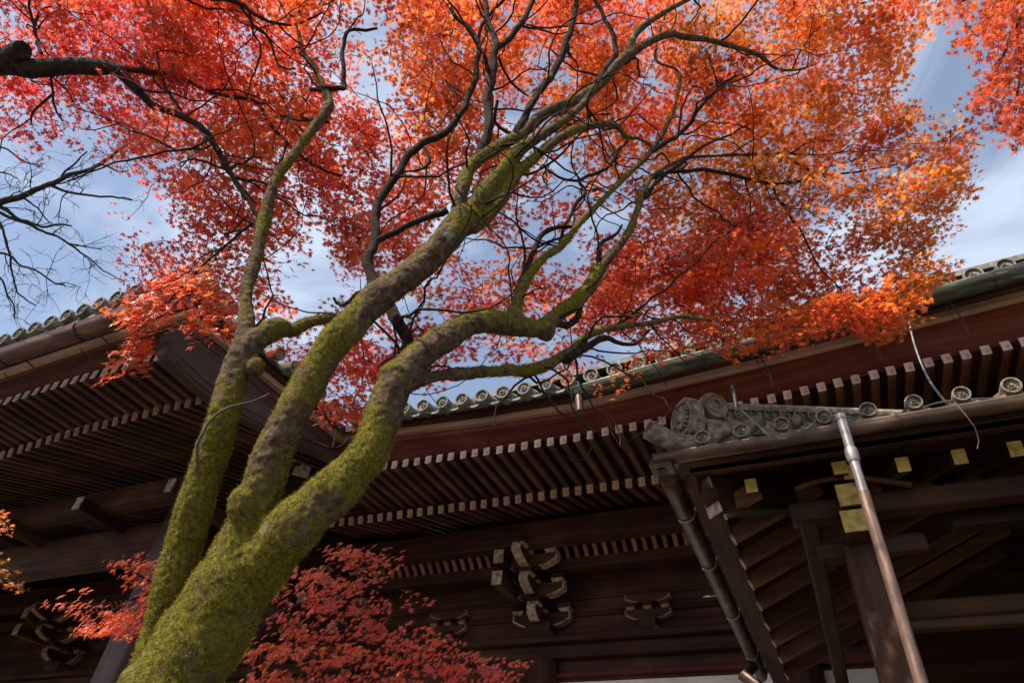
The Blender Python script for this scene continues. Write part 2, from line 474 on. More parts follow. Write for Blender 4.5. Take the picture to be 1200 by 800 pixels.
def beam_run(name, mat, level, d0, w, z0, h, parent=hall, runs=RUNS):
    for rn in runs: last = beam_run1(name, mat, level, d0, w, z0, h, parent, (rn,))
    return last
def beam_run1(name, mat, level, d0, w, z0, h, parent, runs):
    """solid rectangular moulding following the eave: inset d0..d0+w, z0..z0+h over the level line"""
    mb = MB()
    for run in runs:
        ia = [k + d0 for k in INS[level]]; ib = [k + d0 + w for k in INS[level]]
        A, _ = run_pts(level, run, d=ia); B, _ = run_pts(level, run, d=ib)
        n = len(A)
        vs = []
        for a, b_ in zip(A, B):
            vs += [a + Vector((0, 0, z0)), b_ + Vector((0, 0, z0)), b_ + Vector((0, 0, z0 + h)), a + Vector((0, 0, z0 + h))]
        fs = []
        for k in range(n - 1):
            for j in range(4):
                fs.append((4 * k + j, 4 * k + (j + 1) % 4, 4 * k + 4 + (j + 1) % 4, 4 * k + 4 + j))
        fs += [(3, 2, 1, 0), tuple(4 * (n - 1) + j for j in range(4))]
        mb.add(vs, fs)
    return mb.build(name, mat, parent)

# strip of pale wood, dark boards above it up to the tiles, red fascia below it
beam_run('eave_strip', W_TX, 'strip', -0.03, 0.10, 0.0, 0.085)
beam_run('tile_board', W_DX, 'strip', -0.10, 0.30, 0.088, 0.11)
loft('eave_fascia', W_RX, 'strip', 0.07, 0.0, 'r1', 0.01, 0.005, thick=0.05)
beam_run('fascia_moulding', W_RX, 'strip', 0.055, 0.13, -0.075, 0.07, runs=('front', 'main'))
# soffit boards over the rafters
loft('soffit_board', W_DY, 'r1', 0.04, -0.01, 'r2', 0.10, 0.19, thick=0.04)
beam_run('lower_fascia', W_DX, 'r2', 0.03, 0.12, 0.004, 0.16, runs=('front', 'main'))
loft('inner_soffit', W_DY, 'r2', 0.14, 0.02, 'r2', 6.0, 1.98, thick=0.05)

# rafters -----------------------------------------------------------
def make_rafter(L, w, h):
    """unit rafter pointing +Y from the origin, top face at z=0"""
    a = MB().box(-w / 2, w / 2, 0, L, -h, 0)
    return a
raf_cache = {}
def rafter(kind, base, dirv, L, w, h, slope, parent=hall, wmat=W_RAF, pmat=PINK):
    key = (kind, round(L, 2), w, h, pmat.name)
    if key not in raf_cache:
        me = make_rafter(L, w, h).build('tmp', wmat)
        bevel_mesh = me.data; bpy.data.objects.remove(me)
        e = MB().box(-w / 2 - .003, w / 2 + .003, -0.012, 0.004, -h - .003, .003).build('tmp', pmat)
        em = e.data; bpy.data.objects.remove(e)
        raf_cache[key] = (bevel_mesh, em)
    me, em = raf_cache[key]
    o = bpy.data.objects.new(kind, me); COL.objects.link(o); o.parent = parent
    ang = math.atan2(-dirv[0], dirv[1])
    o.matrix_local = Matrix.Translation(Vector(base) + Vector((0, 0, random.uniform(-.006, .004)))) @ Matrix.Rotation(ang + random.uniform(-.006, .006), 4, 'Z') @ Matrix.Rotation(math.atan(slope), 4, 'X') @ Matrix.Rotation(random.uniform(-.05, .05), 4, 'Y')
    e = bpy.data.objects.new('rafter_end', em); COL.objects.link(e); e.parent = o
    return o
PIT = 0.196
# upper (flying) rafters
n_up = 0
x = SX - 0.55
i1 = INS['r1']; i2 = INS['r2']
xx = np.arange(SX - .45, 3.45, PIT)
for x in xx:
    z = zmain('r1', x) + HC; jit = random.uniform(-.006, .006)
    # starts behind the valley line when left of it
    y0 = YM + i1[2]
    L = 1.36
    rafter('flying_rafter', (x + jit, y0 - .06, z), (0, 1), L, .088, .115, 0.03); n_up += 1
for x in np.arange(SX - .42, -13.2, -PIT * 0.985):
    z = zfront('r1', x) + HC
    rafter('flying_rafter', (x + random.uniform(-.006, .006), YF + i1[0] - .06, z), (0, 1), 1.0, .088, .115, 0.0); n_up += 1
# lower rafters
n_lo = 0
for x in np.arange(SX - 1.45, 3.1, PIT):
    z = zmain('r2', x) + HC
    rafter('base_rafter', (x + random.uniform(-.006, .006), YM + i2[2] - .05, z), (0, 1), 2.6, .092, .125, 0.30, pmat=TAN2); n_lo += 1
for x in np.arange(SX - .46, -14.2, -PIT):
    z = zfront('r2', x) + HC
    rafter('base_rafter', (x + random.uniform(-.006, .006), YF + i2[0] - .05, z), (0, 1), 5.6, .092, .125, 0.30, pmat=BRN2); n_lo += 1
print('rafters', n_up, n_lo)

# concave bargeboard with a carved nose closing the side of the porch roof
zs_top = lambda y: zside('strip', y) - .004
low = [(3.60, 5.19), (3.555, 5.14), (3.54, 5.07), (3.57, 5.00), (3.625, 4.965), (3.60, 4.91), (3.615, 4.84), (3.68, 4.79), (3.80, 4.775), (3.95, 4.765), (4.2, 4.745), (4.6, 4.76), (5.1, 4.85), (5.6, 4.98), (6.1, 5.12), (6.6, 5.25), (6.95, 5.32)]
topl = [(y, zs_top(y)) for y in (6.95, 6.3, 5.6, 4.9, 4.2, 3.62)]
mb = MB()
prof = [(y, z + HC) for y, z in low + topl]
mb.sweep([(Vector((-6.56, 0, 0)), Vector((0, 1, 0)), Vector((0, 0, 1))), (Vector((-6.405, 0, 0)), Vector((0, 1, 0)), Vector((0, 0, 1)))], prof)
HW = wood('bargeboard_wood', ((0.05, 0.028, 0.021), (0.10, 0.058, 0.045), (0.16, 0.10, 0.075)), 'Y')
bgb = mb.build('bargeboard', HW, hall); bevel(bgb, .012, 2)
for dzl in (.06, .16):
    mb = MB(); mb.tube([(-6.402, y, z + dzl + HC) for y, z in low[8:]], .013, 6); mb.build('moulding', HW, bgb)
mb = MB(); mb.tube([(-6.402, y, zs_top(y) - .14 + HC) for y in np.linspace(3.75, 6.9, 12)], .016, 6); mb.build('moulding', W_RX, bgb)

# valley beam whose pale end shows between the trunks
vc = P(355, 547, 1.0) - Vector((0, 0, HC))
k = (YM + 1.0) / vc.y * 1.0
vend = Vector((vc.x * k, vc.y * k, vc.z * k + HC))
vd = Vector((-.72, .69, 0)).normalized()
mb = MB(); mb.beam(vend, vend + vd * 2.3 + Vector((0, 0, .1)), .27, .36)
vb = mb.build('valley_beam', W_DY, hall)
mb = MB(); mb.beam(vend - vd * .014, vend + vd * .006, .276, .366)
mb.build('painted_end', PINK, vb)

# tiles ---------------------------------------------------------------
def disc_mesh(r, depth, mat, dots=12, swirl=True, name='tmp'):
    """round eave tile end facing -Y at the origin with a short barrel behind it"""
    mb = MB(); n = 22
    prof = [(depth, r * .93), (0.0, r), (-.010, r * .96), (-.010, r * .80), (.016, r * .75), (.016, 0.001)]
    vs, fs = [], []
    for (yy, rr) in prof:
        for j in range(n):
            a = 2 * math.pi * j / n
            vs.append((rr * math.cos(a), yy, rr * math.sin(a)))
    for i in range(len(prof) - 1):
        for j in range(n):
            j2 = (j + 1) % n
            fs.append((i * n + j, i * n + j2, (i + 1) * n + j2, (i + 1) * n + j))
    mb.add(vs, fs)
    for j in range(dots):
        a = 2 * math.pi * j / dots
        cx, cz = r * .66 * math.cos(a), r * .66 * math.sin(a)
        q = r * .065
        mb.add([(cx - q, .016, cz - q), (cx + q, .016, cz - q), (cx + q, .016, cz + q), (cx - q, .016, cz + q), (cx, -.002, cz)], [(0, 1, 4), (1, 2, 4), (2, 3, 4), (3, 0, 4)])
    if swirl:
        for s in range(3):
            a0 = s * 2 * math.pi / 3
            pts = []; rad = []
            for t in np.linspace(0, 1, 7):
                a = a0 + t * 2.2
                rr = r * (.18 + .28 * t)
                pts.append((rr * math.cos(a), 0.010, rr * math.sin(a))); rad.append(r * (.15 * (1 - t) + .02))
            mb.tube(pts, rad, 6)
    o = mb.build(name, mat); me = o.data; bpy.data.objects.remove(o)
    return me
RT = 0.103
disc = disc_mesh(RT, .20, TILE)
disc_w = disc_mesh(RT, .20, TILEW)
def place_tile(me, loc, ang, parent, pitch=0.10, name='eave_tile', s=1.0):
    o = bpy.data.objects.new(name, me); COL.objects.link(o); o.parent = parent
    o.matrix_local = Matrix.Translation(loc) @ Matrix.Rotation(ang, 4, 'Z') @ Matrix.Rotation(pitch, 4, 'X') @ Matrix.Rotation(random.uniform(0, 6.28), 4, 'Y') @ Matrix.Scale(s, 4)
    return o
roof = MB()
nt = 0
TP = 0.325
SL = 0.55
def roof_cell(p, out, along, half, L, rise):
    """a barrel row and the pan between it and the next one, running up-slope"""
    up = (-out) * 1.0
    a = p; b_ = p + up * L + Vector((0, 0, rise))
    roof.tube([a + up * .12 + Vector((0, 0, .07)), b_ + Vector((0, 0, .02))], RT * .95, 8)
    # pan (sagging) : eave lip
    q = []
    nn = 7
    for e, base in ((0, a - up * .02), (1, b_)):
        for i in range(nn):
            t = i / (nn - 1)
            sag = -math.sin(math.pi * t) * .055
            q.append(base + along * (t * half * 2) + Vector((0, 0, -.015 + sag)))
    q2 = [v - Vector((0, 0, .035)) for v in q]
    fs = []
    for i in range(nn - 1):
        fs += [(i, i + 1, nn + i + 1, nn + i), (2 * nn + i, 3 * nn + i, 3 * nn + i + 1, 2 * nn + i + 1), (i, 2 * nn + i, 2 * nn + i + 1, i + 1)]
    roof.add(q + q2, fs)
mainx = np.arange(-5.98, XR, TP)
for x in mainx:
    z = zmain('tile', x) + HC
    p = Vector((x, YM, z))
    if x < 3.6:
        place_tile(disc, p + Vector((0, -.09, 0.03)), 0, hall, s=random.uniform(.96, 1.04)); nt += 1
    roof_cell(p, Vector((0, -1, 0)), Vector((1, 0, (zmain('tile', x + TP) + HC - z) / TP)), TP / 2, 7.5, 4.1)
for x in np.arange(SX - .28, XL, -TP * .93):
    z = zfront('tile', x) + HC
    p = Vector((x, YF, z))
    if x > -11.5:
        place_tile(disc, p + Vector((0, -.09, 0.03)), 0, hall, s=random.uniform(.96, 1.04)); nt += 1
    L = min(5.5, 0.3 + (SX - x)) if x > SX - 5 else 5.5
    roof_cell(p, Vector((0, -1, 0)), Vector((1, 0, 0)), TP * .93 / 2, L, L * .52)
for y in np.arange(YF + .30, YM - .1, TP):
    z = zside('tile', y) + HC
    p = Vector((SX, y, z))
    place_tile(disc, p + Vector((.09, 0, 0.03)), math.pi / 2, hall); nt += 1
    L = 0.3 + (y - YF)
    roof_cell(p, Vector((1, 0, 0)), Vector((0, 1, (zside('tile', y + TP) - zside('tile', y)) / TP)), TP / 2, L, L * SL)
# slabs under the tiles
for (a, b_, c, d) in (((SX - .2, YM + .2), (XR, YM + .2), (XR, YM + 7.5), (SX - 7, YM + 7.5)),):
    z0 = 5.62 + HC
    pts = [(a[0], a[1], z0 + .1), (b_[0], b_[1], z0 + .9), (c[0], c[1], z0 + 4.2), (d[0], d[1], z0 + 4.2)]
    roof.hexa([Vector(p) for p in pts] + [Vector(p) + Vector((0, 0, .08)) for p in pts])
roof.build('tile_roof', TILE, hall)
print('tiles', nt)
# porch corner ridge with an end tile
mb = MB()
dg = Vector((-1, 1, 0)).normalized(); cr0 = Vector((SX - .25, YF + .25, 5.93 + HC)) 
mb.beam(cr0, cr0 + dg * 4.5 + Vector((0, 0, 1.75)), .20, .34)
mb.tube([cr0 + Vector((0, 0, .2)), cr0 + dg * 4.5 + Vector((0, 0, 1.95))], .09, 10)
mb.tube([cr0 - dg * .03 + Vector((0, 0, .18)), cr0 + dg * .16 + Vector((0, 0, .18))], .16, 14)
mb.box(cr0.x - .14, cr0.x + .14, cr0.y - .06, cr0.y + .05, cr0.z - .22, cr0.z + .12)
mb.build('corner_ridge', TILE, hall)

# gutters ----------------------------------------------------------------
def gutter(name, pts, r, mat, parent, open_top=True, wall=.008):
    """half-round trough along pts"""
    mb = MB()
    path = []
    for i, p in enumerate(pts):
        t = (pts[min(i + 1, len(pts) - 1)] - pts[max(i - 1, 0)]).normalized()
        s_ = t.cross(Vector((0, 0, 1))).normalized(); u = s_.cross(t).normalized()
        path.append((p, s_, u))
    prof = []
    for j in range(15):
        a = math.pi + math.pi * j / 14
        prof.append((r * math.cos(a), r * math.sin(a)))
    prof += [(r + .008, .012), (r - .006, .014)]
    for j in range(15):
        a = 2 * math.pi - math.pi * j / 14
        prof.append(((r - wall) * math.cos(a), (r - wall) * math.sin(a)))
    prof += [(-r + .006, .014), (-r - .008, .012)]
    mb.sweep(path, prof, smooth=False)
    # end caps
    for (p, s_, u) in (path[0], path[-1]):
        vs = [p + s_ * (r * math.cos(math.pi + math.pi * j / 14)) + u * (r * math.sin(math.pi + math.pi * j / 14)) for j in range(15)]
        mb.add(vs, [tuple(range(15))])
    o = mb.build(name, mat, parent)
    for f in o.data.polygons: f.use_smooth = len(f.vertices) == 4
    return o
gp = [Vector((x, YM - .10, interp(x, [-2.36, -.9, .8, 2.85, 7.5], [5.375, 5.51, 5.62, 5.815, 6.45]) + HC)) for x in np.linspace(-2.36, XR, 30)]
mg = gutter('green_gutter', gp, .115, GREENCU, hall)
for x in (-2.30, -1.7, -.6, .5, 1.7, 2.6):
    mb = MB()
    z = interp(x, [-2.36, -.9, .8, 2.85], [5.375, 5.51, 5.62, 5.815]) + HC
    mb.tube([(x + .012 * math.sin(a * 0), YM - .10 + .121 * math.cos(a), z + .121 * math.sin(a)) for a in np.linspace(math.pi, 2 * math.pi, 12)], .008, 6)
    mb.build('gutter_joint', GREENCU, mg)
mb = MB()
mb.tube([(-2.24, YM - .12, 5.33 + HC), (-2.22, YM - .12, 5.05 + HC)], .052, 14)
mb.tube([(-2.22, YM - .12, 5.065 + HC), (-2.22, YM - .12, 5.04 + HC)], .06, 14)
mb.build('gutter_outlet', BRCU, mg)
gf = [Vector((x, YF - .02, interp(x, [-17, -9.5, -7.3, -6.1], [5.22, 5.26, 5.30, 5.34]) + HC)) for x in np.linspace(-16.5, -6.02, 26)]
lg = gutter('copper_gutter', gf, .128, REDCU, hall)
for x in (-9.15, -7.72, -10.8, -12.4):
    mb = MB()
    z = interp(x, [-17, -9.5, -7.3, -6.1], [5.18, 5.22, 5.26, 5.30]) + HC
    pts = [(x, YF - .02 + .134 * math.cos(a), z + .04 + .134 * math.sin(a)) for a in np.linspace(math.pi * .95, 2 * math.pi, 14)]
    pts += [(x, YF + .20, z + .13), (x + .02, YF + .34, z + .10)]
    mb.tube(pts, .011, 6)
    mb.tube([(x, YF + .08, z - .19), (x + .02, YF + .20, z - .26), (x + .05, YF + .34, z - .16), (x + .05, YF + .36, z - .02)], .010, 6)
    mb.build('gutter_hanger', STRAP, lg)
# hanging straps of the main gutter
for (u, v) in ((720, 498), (895, 428), (1020, 398), (1120, 368)):
    mb = MB(); p = P(u, v, 1) - Vector((0, 0, HC)); k = 6.78 / p.y; q = Vector((p.x * k, 6.78, p.z * k + HC))
    mb.tube([q + Vector((-.05, -.2, .22)), q + Vector((-.03, -.1, .1)), q + Vector((.03, .0, -.02)), q + Vector((.05, .06, -.16)), q + Vector((.04, .1, -.26))], .009, 6)
    mb.tube([q + Vector((-.08, -.15, .18)), q + Vector((-.06, -.02, 0)), q + Vector((.03, .05, -.14))], .006, 6)
    mb.build('gutter_strap', BRCU, hall)

# under the eaves: purlins, beams, ribs, wall -------------------------------------
YP = 9.4
def cbeam(name, mat, x0, x1, y0, y1, z0, z1, bw=.012, parent=hall):
    o = MB().box(x0, x1, y0, y1, z0 + HC, z1 + HC).build(name, mat, parent)
    return bevel(o, bw, 2)
cbeam('eave_purlin', W_DX, -30, 7, YP, YP + .26, 4.82, 5.22)
cbeam('eave_purlin', W_DX, -30, SX - 1.9, 6.02, 6.30, 4.60, 4.93)
# porch tie beam & posts
cbeam('tie_beam', W_DX, -30, -8.9, 6.66, 7.0, 4.03, 4.60, .03)
cbeam('tie_beam', W_DX, -9.25, -8.75, 7.2, 9.9, 4.03, 4.50, .03)
for x in (-9.1, -14.0, -18.9):
    o = MB().box(x - .225, x + .225, 6.62, 7.07, .32, 4.9 + HC).build('porch_pillar', W_POST, hall); bevel(o, .035, 2)
    o2 = MB().box(x - .32, x + .32, 6.52, 7.17, 0.0, .32).build('pillar_base', STONE, o); bevel(o2, .02)
# nosings of cross beams under the porch purlin
for x in (-12.25, -10.25, -8.3):
    o = MB().beam((x, 5.75, 4.56 + HC), (x, 7.2, 4.56 + HC), .14, .2).build('cross_beam', W_DY, hall)
    MB().beam((x, 5.735, 4.56 + HC), (x, 5.755, 4.56 + HC), .146, .206).build('painted_end', PAINT, o)
# curved ribs between purlin and wall purlin
cbeam('wall_purlin', W_DX, -30, 7, 9.98, 10.18, 4.60, 4.78)
nr = 0
RIBW = wood('rib_wood', ((0.12, 0.055, 0.035), (0.26, 0.13, 0.085), (0.40, 0.22, 0.15)), 'Z')
rib = None
rz = {}
xs_r = list(np.arange(-4.85 + .9, 1.9, .165)) + list(np.arange(-7.4, -4.9, .165)) + list(np.arange(-17, -12.7, .165))
mbr = MB()
pts = [(0, YP + .14, 4.87 + HC), (0, YP + .26, 4.94 + HC), (0, YP + .40, 4.93 + HC), (0, YP + .52, 4.86 + HC), (0, YP + .62, 4.76 + HC), (0, YP + .68, 4.68 + HC)]
path = [(Vector(p), Vector((1, 0, 0)), Vector((0, 0, 1))) for p in pts]
mbr.sweep(path, [(-.034, -.03), (.034, -.03), (.034, .03), (-.034, .03)])
for x in xs_r[:98]:
    if rib is None:
        rib = mbr.build('ceiling_rib', RIBW, hall); o = rib
    else:
        o = rib.copy(); COL.objects.link(o)
    o.location.x = x; nr += 1
cbeam('ceiling_board', W_DX, -30, 7, YP + .262, 10.5, 5.00, 5.03)
# wall
YW = 10.6
cbeam('wall_board', W_DX, -30, 7, YW, YW + .08, 3.76, 5.0)
cbeam('upper_wall', W_DX, -30, -6.6, YW - .1, YW - .02, 4.9, 7.1)
cbeam('upper_wall', W_DX, -6.6, 7.4, YW + .12, YW + .2, 4.9, 6.3)
cbeam('eave_end_light_stop', W_DY, 7.42, 7.5, 7.0, 14.5, 5.0, 6.9)  # unseen board, added to keep sky light out of the open right end
cbeam('end_wall', W_DY, -30, -29.9, 5, YW, -HC, 7)
cbeam('head_beam', W_DX, -30, 7, YW - .16, YW + .1, 3.36, 3.56, .02)
cbeam('head_plate', W_DX, -30, 7, YW - .30, YW + .1, 3.565, 3.66, .015)
cbeam('wall_board', W_DX, -30, 7, YW + .02, YW + .09, 3.05, 3.355)
cbeam('wall_rail', W_RX, -30, 7, YW - .06, YW + .1, 3.10, 3.16, .01)
cbeam('wall_beam', W_DX, -30, 7, YW - .04, YW + .02, 4.30, 4.36)
cbeam('wall_beam', W_DX, -30, 7, YW - .05, YW - .0, 4.02, 4.10)
cbeam('plaster_wall', PLASTER, -30, 7, YW + .03, YW + .1, -1.0, 3.045)
cbeam('wall_foot', W_DX, -30, 7, YW - .05, YW + .11, -HC, -1.01)
# body behind the wall so that the hall is closed
cbeam('side_wall', PLASTER, 6.9, 7.0, YW + .1, 19, -HC, 5.0)
cbeam('rear_wall', PLASTER, -30, 7.0, 19, 19.1, -HC, 5.0)
PX = [-4.25 + 3.9 * k for k in range(-4, 3)]
for x in PX:
    mbp = MB(); mbp.tube([(x, YW - .05, .3), (x, YW - .05, 3.30 + HC), (x, YW - .05, 3.355 + HC)], [.27, .26, .235], 22)
    o = mbp.build('round_pillar', wood('pillar_wood', DK, 'Z') if x == PX[0] else bpy.data.materials['pillar_wood'], hall)
    mbs = MB(); mbs.tube([(x, YW - .05, 0.0), (x, YW - .05, .3)], [.42, .36], 18); mbs.build('pillar_base', STONE, o)

# bracket sets ---------------------------------------------------------------
def arm(L, h, w, axis, c, paint=True, half=False):
    """boat-shaped arm centred at c (Vector, bottom centre), along X or Y. returns (wood MB, paint MB)"""
    n = 6
    prof = [(-L / 2, h * .52)]
    low = []
    for i in range(n + 1):
        t = i / n
        low.append((-L / 2 + t * L * .28, h * .52 * (1 - math.sin(t * math.pi / 2))))
    pts = [(-L / 2, h)] + low + [(-a, b_) for a, b_ in reversed(low)] + [(L / 2, h)]
    A = Vector((1, 0, 0)) if axis == 'X' else Vector((0, 1, 0))
    S = Vector((0, 1, 0)) if axis == 'X' else Vector((1, 0, 0))
    mw = MB(); mw.sweep([(c - S * w / 2, A, Vector((0, 0, 1))), (c + S * w / 2, A, Vector((0, 0, 1)))], pts)
    mps = []
    for sgn in (-1, 1):
        mp_ = MB(); mps.append(mp_)
        ring = [(sgn * (L / 2), h)] + [(sgn * -a, b_) for a, b_ in low]
        out = []
        for (a, b_) in ring:
            out.append((a + sgn * .012, b_ - .010))
        poly = ring + list(reversed(out))
        # strip of paint that wraps the curved end
        vs = []
        for s_ in (-1, 1):
            for (a, b_) in ring: vs.append(c + A * (a - sgn * .01) + S * (s_ * (w / 2 + .003)) + Vector((0, 0, b_ + .01)))
            for (a, b_) in out: vs.append(c + A * a + S * (s_ * (w / 2 + .003)) + Vector((0, 0, b_)))
        k = len(ring); fs = []
        for i in range(k - 1):
            fs += [(i, i + 1, k + i + 1, k + i), (2 * k + i, 3 * k + i, 3 * k + i + 1, 2 * k + i + 1), (k + i, k + i + 1, 3 * k + i + 1, 3 * k + i), (i, 2 * k + i, 2 * k + i + 1, i + 1)]
        mp_.add(vs, fs)
    return mw, mps
def block(c, w, h):
    """bearing block: flared below, square above; bottom centre c"""
    mb = MB(); q = w * .36; t = w / 2
    z = [0, h * .4, h]
    r = [q, t, t]
    vs = []
    for zz, rr in zip(z, r):
        for (sx, sy) in ((-1, -1), (1, -1), (1, 1), (-1, 1)): vs.append((c.x + sx * rr, c.y + sy * rr, c.z + zz))
    fs = [(3, 2, 1, 0), (8, 9, 10, 11)]
    for i in range(2):
        for j in range(4):
            fs.append((4 * i + j, 4 * i + (j + 1) % 4, 4 * i + 4 + (j + 1) % 4, 4 * i + 4 + j))
    mb.add(vs, fs)
    pm = MB()
    # painted lower chamfer, proud of the wood
    for j in range(4):
        a, b_ = vs[j], vs[(j + 1) % 4]; c2, d = vs[4 + (j + 1) % 4], vs[4 + j]
        nrm = Vector(((0, -1, -.4), (1, 0, -.4), (0, 1, -.4), (-1, 0, -.4))[j]).normalized() * .004
        pm.add([Vector(p) + nrm for p in (a, b_, c2, d)], [(0, 1, 2, 3)])
    return mb, [pm]
def bracket_set(x, small=False):
    PNT = PAINT if abs(x + 4.25) < .1 else BRN2
    first = None
    z0 = 3.66 + HC
    base, bp = block(Vector((x, YW - .12, z0)), .44 if not small else .26, .22)
    root = base.build('bracket_set', W_DX, hall)
    def put(mbs, nm):
        o = mbs[0].build(nm, W_DX, root)
        for q_ in mbs[1]: q_.build('painted_end', PNT, root)
    if small:
        put(arm(.72, .15, .11, 'X', Vector((x, YW - .10, z0 + .2))), 'bracket_arm')
        for dx in (-.28, 0, .28):
            put(block(Vector((x + dx, YW - .10, z0 + .355)), .14, .11), 'bearing_block')
        put(arm(.72, .12, .11, 'X', Vector((x, YW - .10, z0 + .47))), 'bracket_arm')
        return
    # three tiers stepping outwards
    tiers = [(z0 + .20, YW - .12, 1.0), (z0 + .55, YW - .50, 1.05), (z0 + .90, YW - .86, 1.05)]
    for ti, (z, y, L) in enumerate(tiers):
        put(arm(L, .20, .15, 'X', Vector((x, y, z))), 'bracket_arm')
        yl = YW + .1 - (y - .52)
        put(arm(yl, .20, .15, 'Y', Vector((x, (YW + .1 + y - .52) / 2, z - .002))), 'bracket_arm')
        for dx in (-.42, 0, .42):
            put(block(Vector((x + dx, y, z + .205)), .21, .14), 'bearing_block')
        put(block(Vector((x, y - .36, z + .205)), .21, .14), 'bearing_block')
    # square beam ends poking out
    for z in (z0 + .62, z0 + .98):
        o = MB().beam((x - .36, YW - 1.25, z), (x - .36, YW - .4, z), .17, .22).build('cross_beam', W_DY, root)
        MB().beam((x - .36, YW - 1.265, z), (x - .36, YW - 1.248, z), .176, .226).build('painted_end', PAINT, root)
for x in PX[:5]:
    if x > -9 or x < -10: bracket_set(x)
for x in (-2.45, -6.05, -.35 + 1.8):
    bracket_set(x, True)
keep(hall)

# ================================================================== SMALL TILED-ROOF CORRIDOR (right)
gate = thing('roofed_corridor', (1.0, 5.0, 0), 'low tiled corridor roof with carved flower ridge tile and yellow beam ends', 'roofed corridor')
GY, GX, GZ = 4.20, -0.84, 2.69
gxr = 6.0
# gutters
g1 = gutter('front_gutter', [Vector((x, GY - .01, 2.690 + HC)) for x in np.linspace(GX - .02, gxr, 18)], .054, BRCU, gate)
g2 = gutter('side_gutter', [Vector((GX + .03, y, 2.66 + HC)) for y in np.linspace(GY - .02, 9.4, 14)], .070, BRCU, gate)
mb = MB()
mb.box(GX - .045, GX + .115, GY - .08, GY + .08, 2.60 + HC, 2.612 + HC)
mb.build('gutter_corner', BRCU, g2)
for y in (5.0, 5.95, 7.2, 8.5):
    mb = MB()
    mb.tube([(GX + .03 + .077 * math.cos(a), y, 2.66 + HC + .077 * math.sin(a)) for a in np.linspace(math.pi * 1.25, 2 * math.pi, 12)] + [(GX + .125, y, 2.70 + HC)], .011, 6)
    mb.build('gutter_hook', PALEMETAL, g2)
for (x, z) in ((1.12, 2.62),):
    mb = MB(); q = Vector((x, GY - .09, z + HC))
    mb.tube([q + Vector((-.02, 0, .06)), q + Vector((0, .01, 0)), q + Vector((.035, .07, -.07)), q + Vector((.04, .13, -.13)), q + Vector((.02, .16, -.17))], .004, 6)
    mb.build('gutter_strap', PALEMETAL, g1)
# fascia boards
def gbox(name, mat, x0, x1, y0, y1, z0, z1, bw=.008, parent=gate):
    o = MB().box(x0, x1, y0, y1, z0 + HC, z1 + HC).build(name, mat, parent); return bevel(o, bw, 2)
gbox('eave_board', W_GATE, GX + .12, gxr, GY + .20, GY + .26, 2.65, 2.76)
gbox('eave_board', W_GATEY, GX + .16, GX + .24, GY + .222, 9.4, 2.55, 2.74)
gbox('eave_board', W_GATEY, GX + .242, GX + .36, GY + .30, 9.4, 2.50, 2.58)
# soffit sheets rising inward (front and side), with rafters
mb = MB()
s0 = 2.66 + HC
mb.add([(GX + .2, GY + .2, s0), (gxr, GY + .2, s0), (gxr, 7.4, s0 + 1.5), (GX + 3.2, 7.4, s0 + 1.5),
        (GX + .2, GY + .2, s0 + .04), (gxr, GY + .2, s0 + .04), (gxr, 7.4, s0 + 1.54), (GX + 3.2, 7.4, s0 + 1.54)],
       [(3, 2, 1, 0), (4, 5, 6, 7), (0, 1, 5, 4), (1, 2, 6, 5), (2, 3, 7, 6), (3, 0, 4, 7)])
mb.add([(GX + .2, GY + .2, s0), (GX + 3.2, 7.4, s0 + 1.5), (GX + 3.2, 9.4, s0 + 1.5), (GX + .2, 9.4, s0),
        (GX + .2, GY + .2, s0 + .04), (GX + 3.2, 7.4, s0 + 1.54), (GX + 3.2, 9.4, s0 + 1.54), (GX + .2, 9.4, s0 + .04)],
       [(3, 2, 1, 0), (4, 5, 6, 7), (0, 1, 5, 4), (1, 2, 6, 5), (2, 3, 7, 6), (3, 0, 4, 7)])
mb.build('soffit_board', W_GATE, gate)
slg = 0.46
def grafter(base, d, L, cap, w=.085, h=.11):
    base = Vector(base); d = Vector(d).normalized(); 
    o = MB().beam(base, base + Vector((d.x * L, d.y * L, slg * L)), w, h).build('rafter', W_GATEY if abs(d.y) > .5 else W_RAFX, gate)
    q = Vector((d.x, d.y, slg)).normalized()
    MB().beam(base - q * .012, base + q * .003, w + .006, h + .006).build('painted_end', cap, o)
for i, t in enumerate((-.052, .020, .093, .167, .241, .311, .385, .46, .53, .61, .69, .77)):
    x = t * 4.6
    if t != .020 : grafter((x, 4.6, 2.60 + HC), (0, 1), min(2.2, max(.35, x + .70)), YEL, .075, .092)
for y in (4.73, 5.17, 5.64, 6.1, 6.6, 7.15, 7.65, 8.2, 8.8):
    grafter((-.49, y, 2.48 + HC + .02), (1, 0), min(2.6, y - 4.45), PINK, .075, .12)
# corner rafter with a pale cut end
cg = Vector((-.55, 4.62, 2.56 + HC)); dq = Vector((1, 1, .40)).normalized()
o = MB().beam(cg, cg + dq * 3.2, .14, .27).build('corner_rafter', W_GATEY, gate)
MB().beam(cg - dq * .012, cg + dq * .004, .146, .276).build('painted_end', PINK, o)
# purlins and beams
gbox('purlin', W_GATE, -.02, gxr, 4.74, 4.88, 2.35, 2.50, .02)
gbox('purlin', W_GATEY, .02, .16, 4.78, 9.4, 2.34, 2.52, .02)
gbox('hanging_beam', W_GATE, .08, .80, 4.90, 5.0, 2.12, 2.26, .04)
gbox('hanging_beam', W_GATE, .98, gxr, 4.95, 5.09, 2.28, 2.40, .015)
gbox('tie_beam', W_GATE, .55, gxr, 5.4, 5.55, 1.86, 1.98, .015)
gbox('tie_beam', W_GATE, .45, gxr, 4.98, 5.06, 1.64, 1.70, .012)
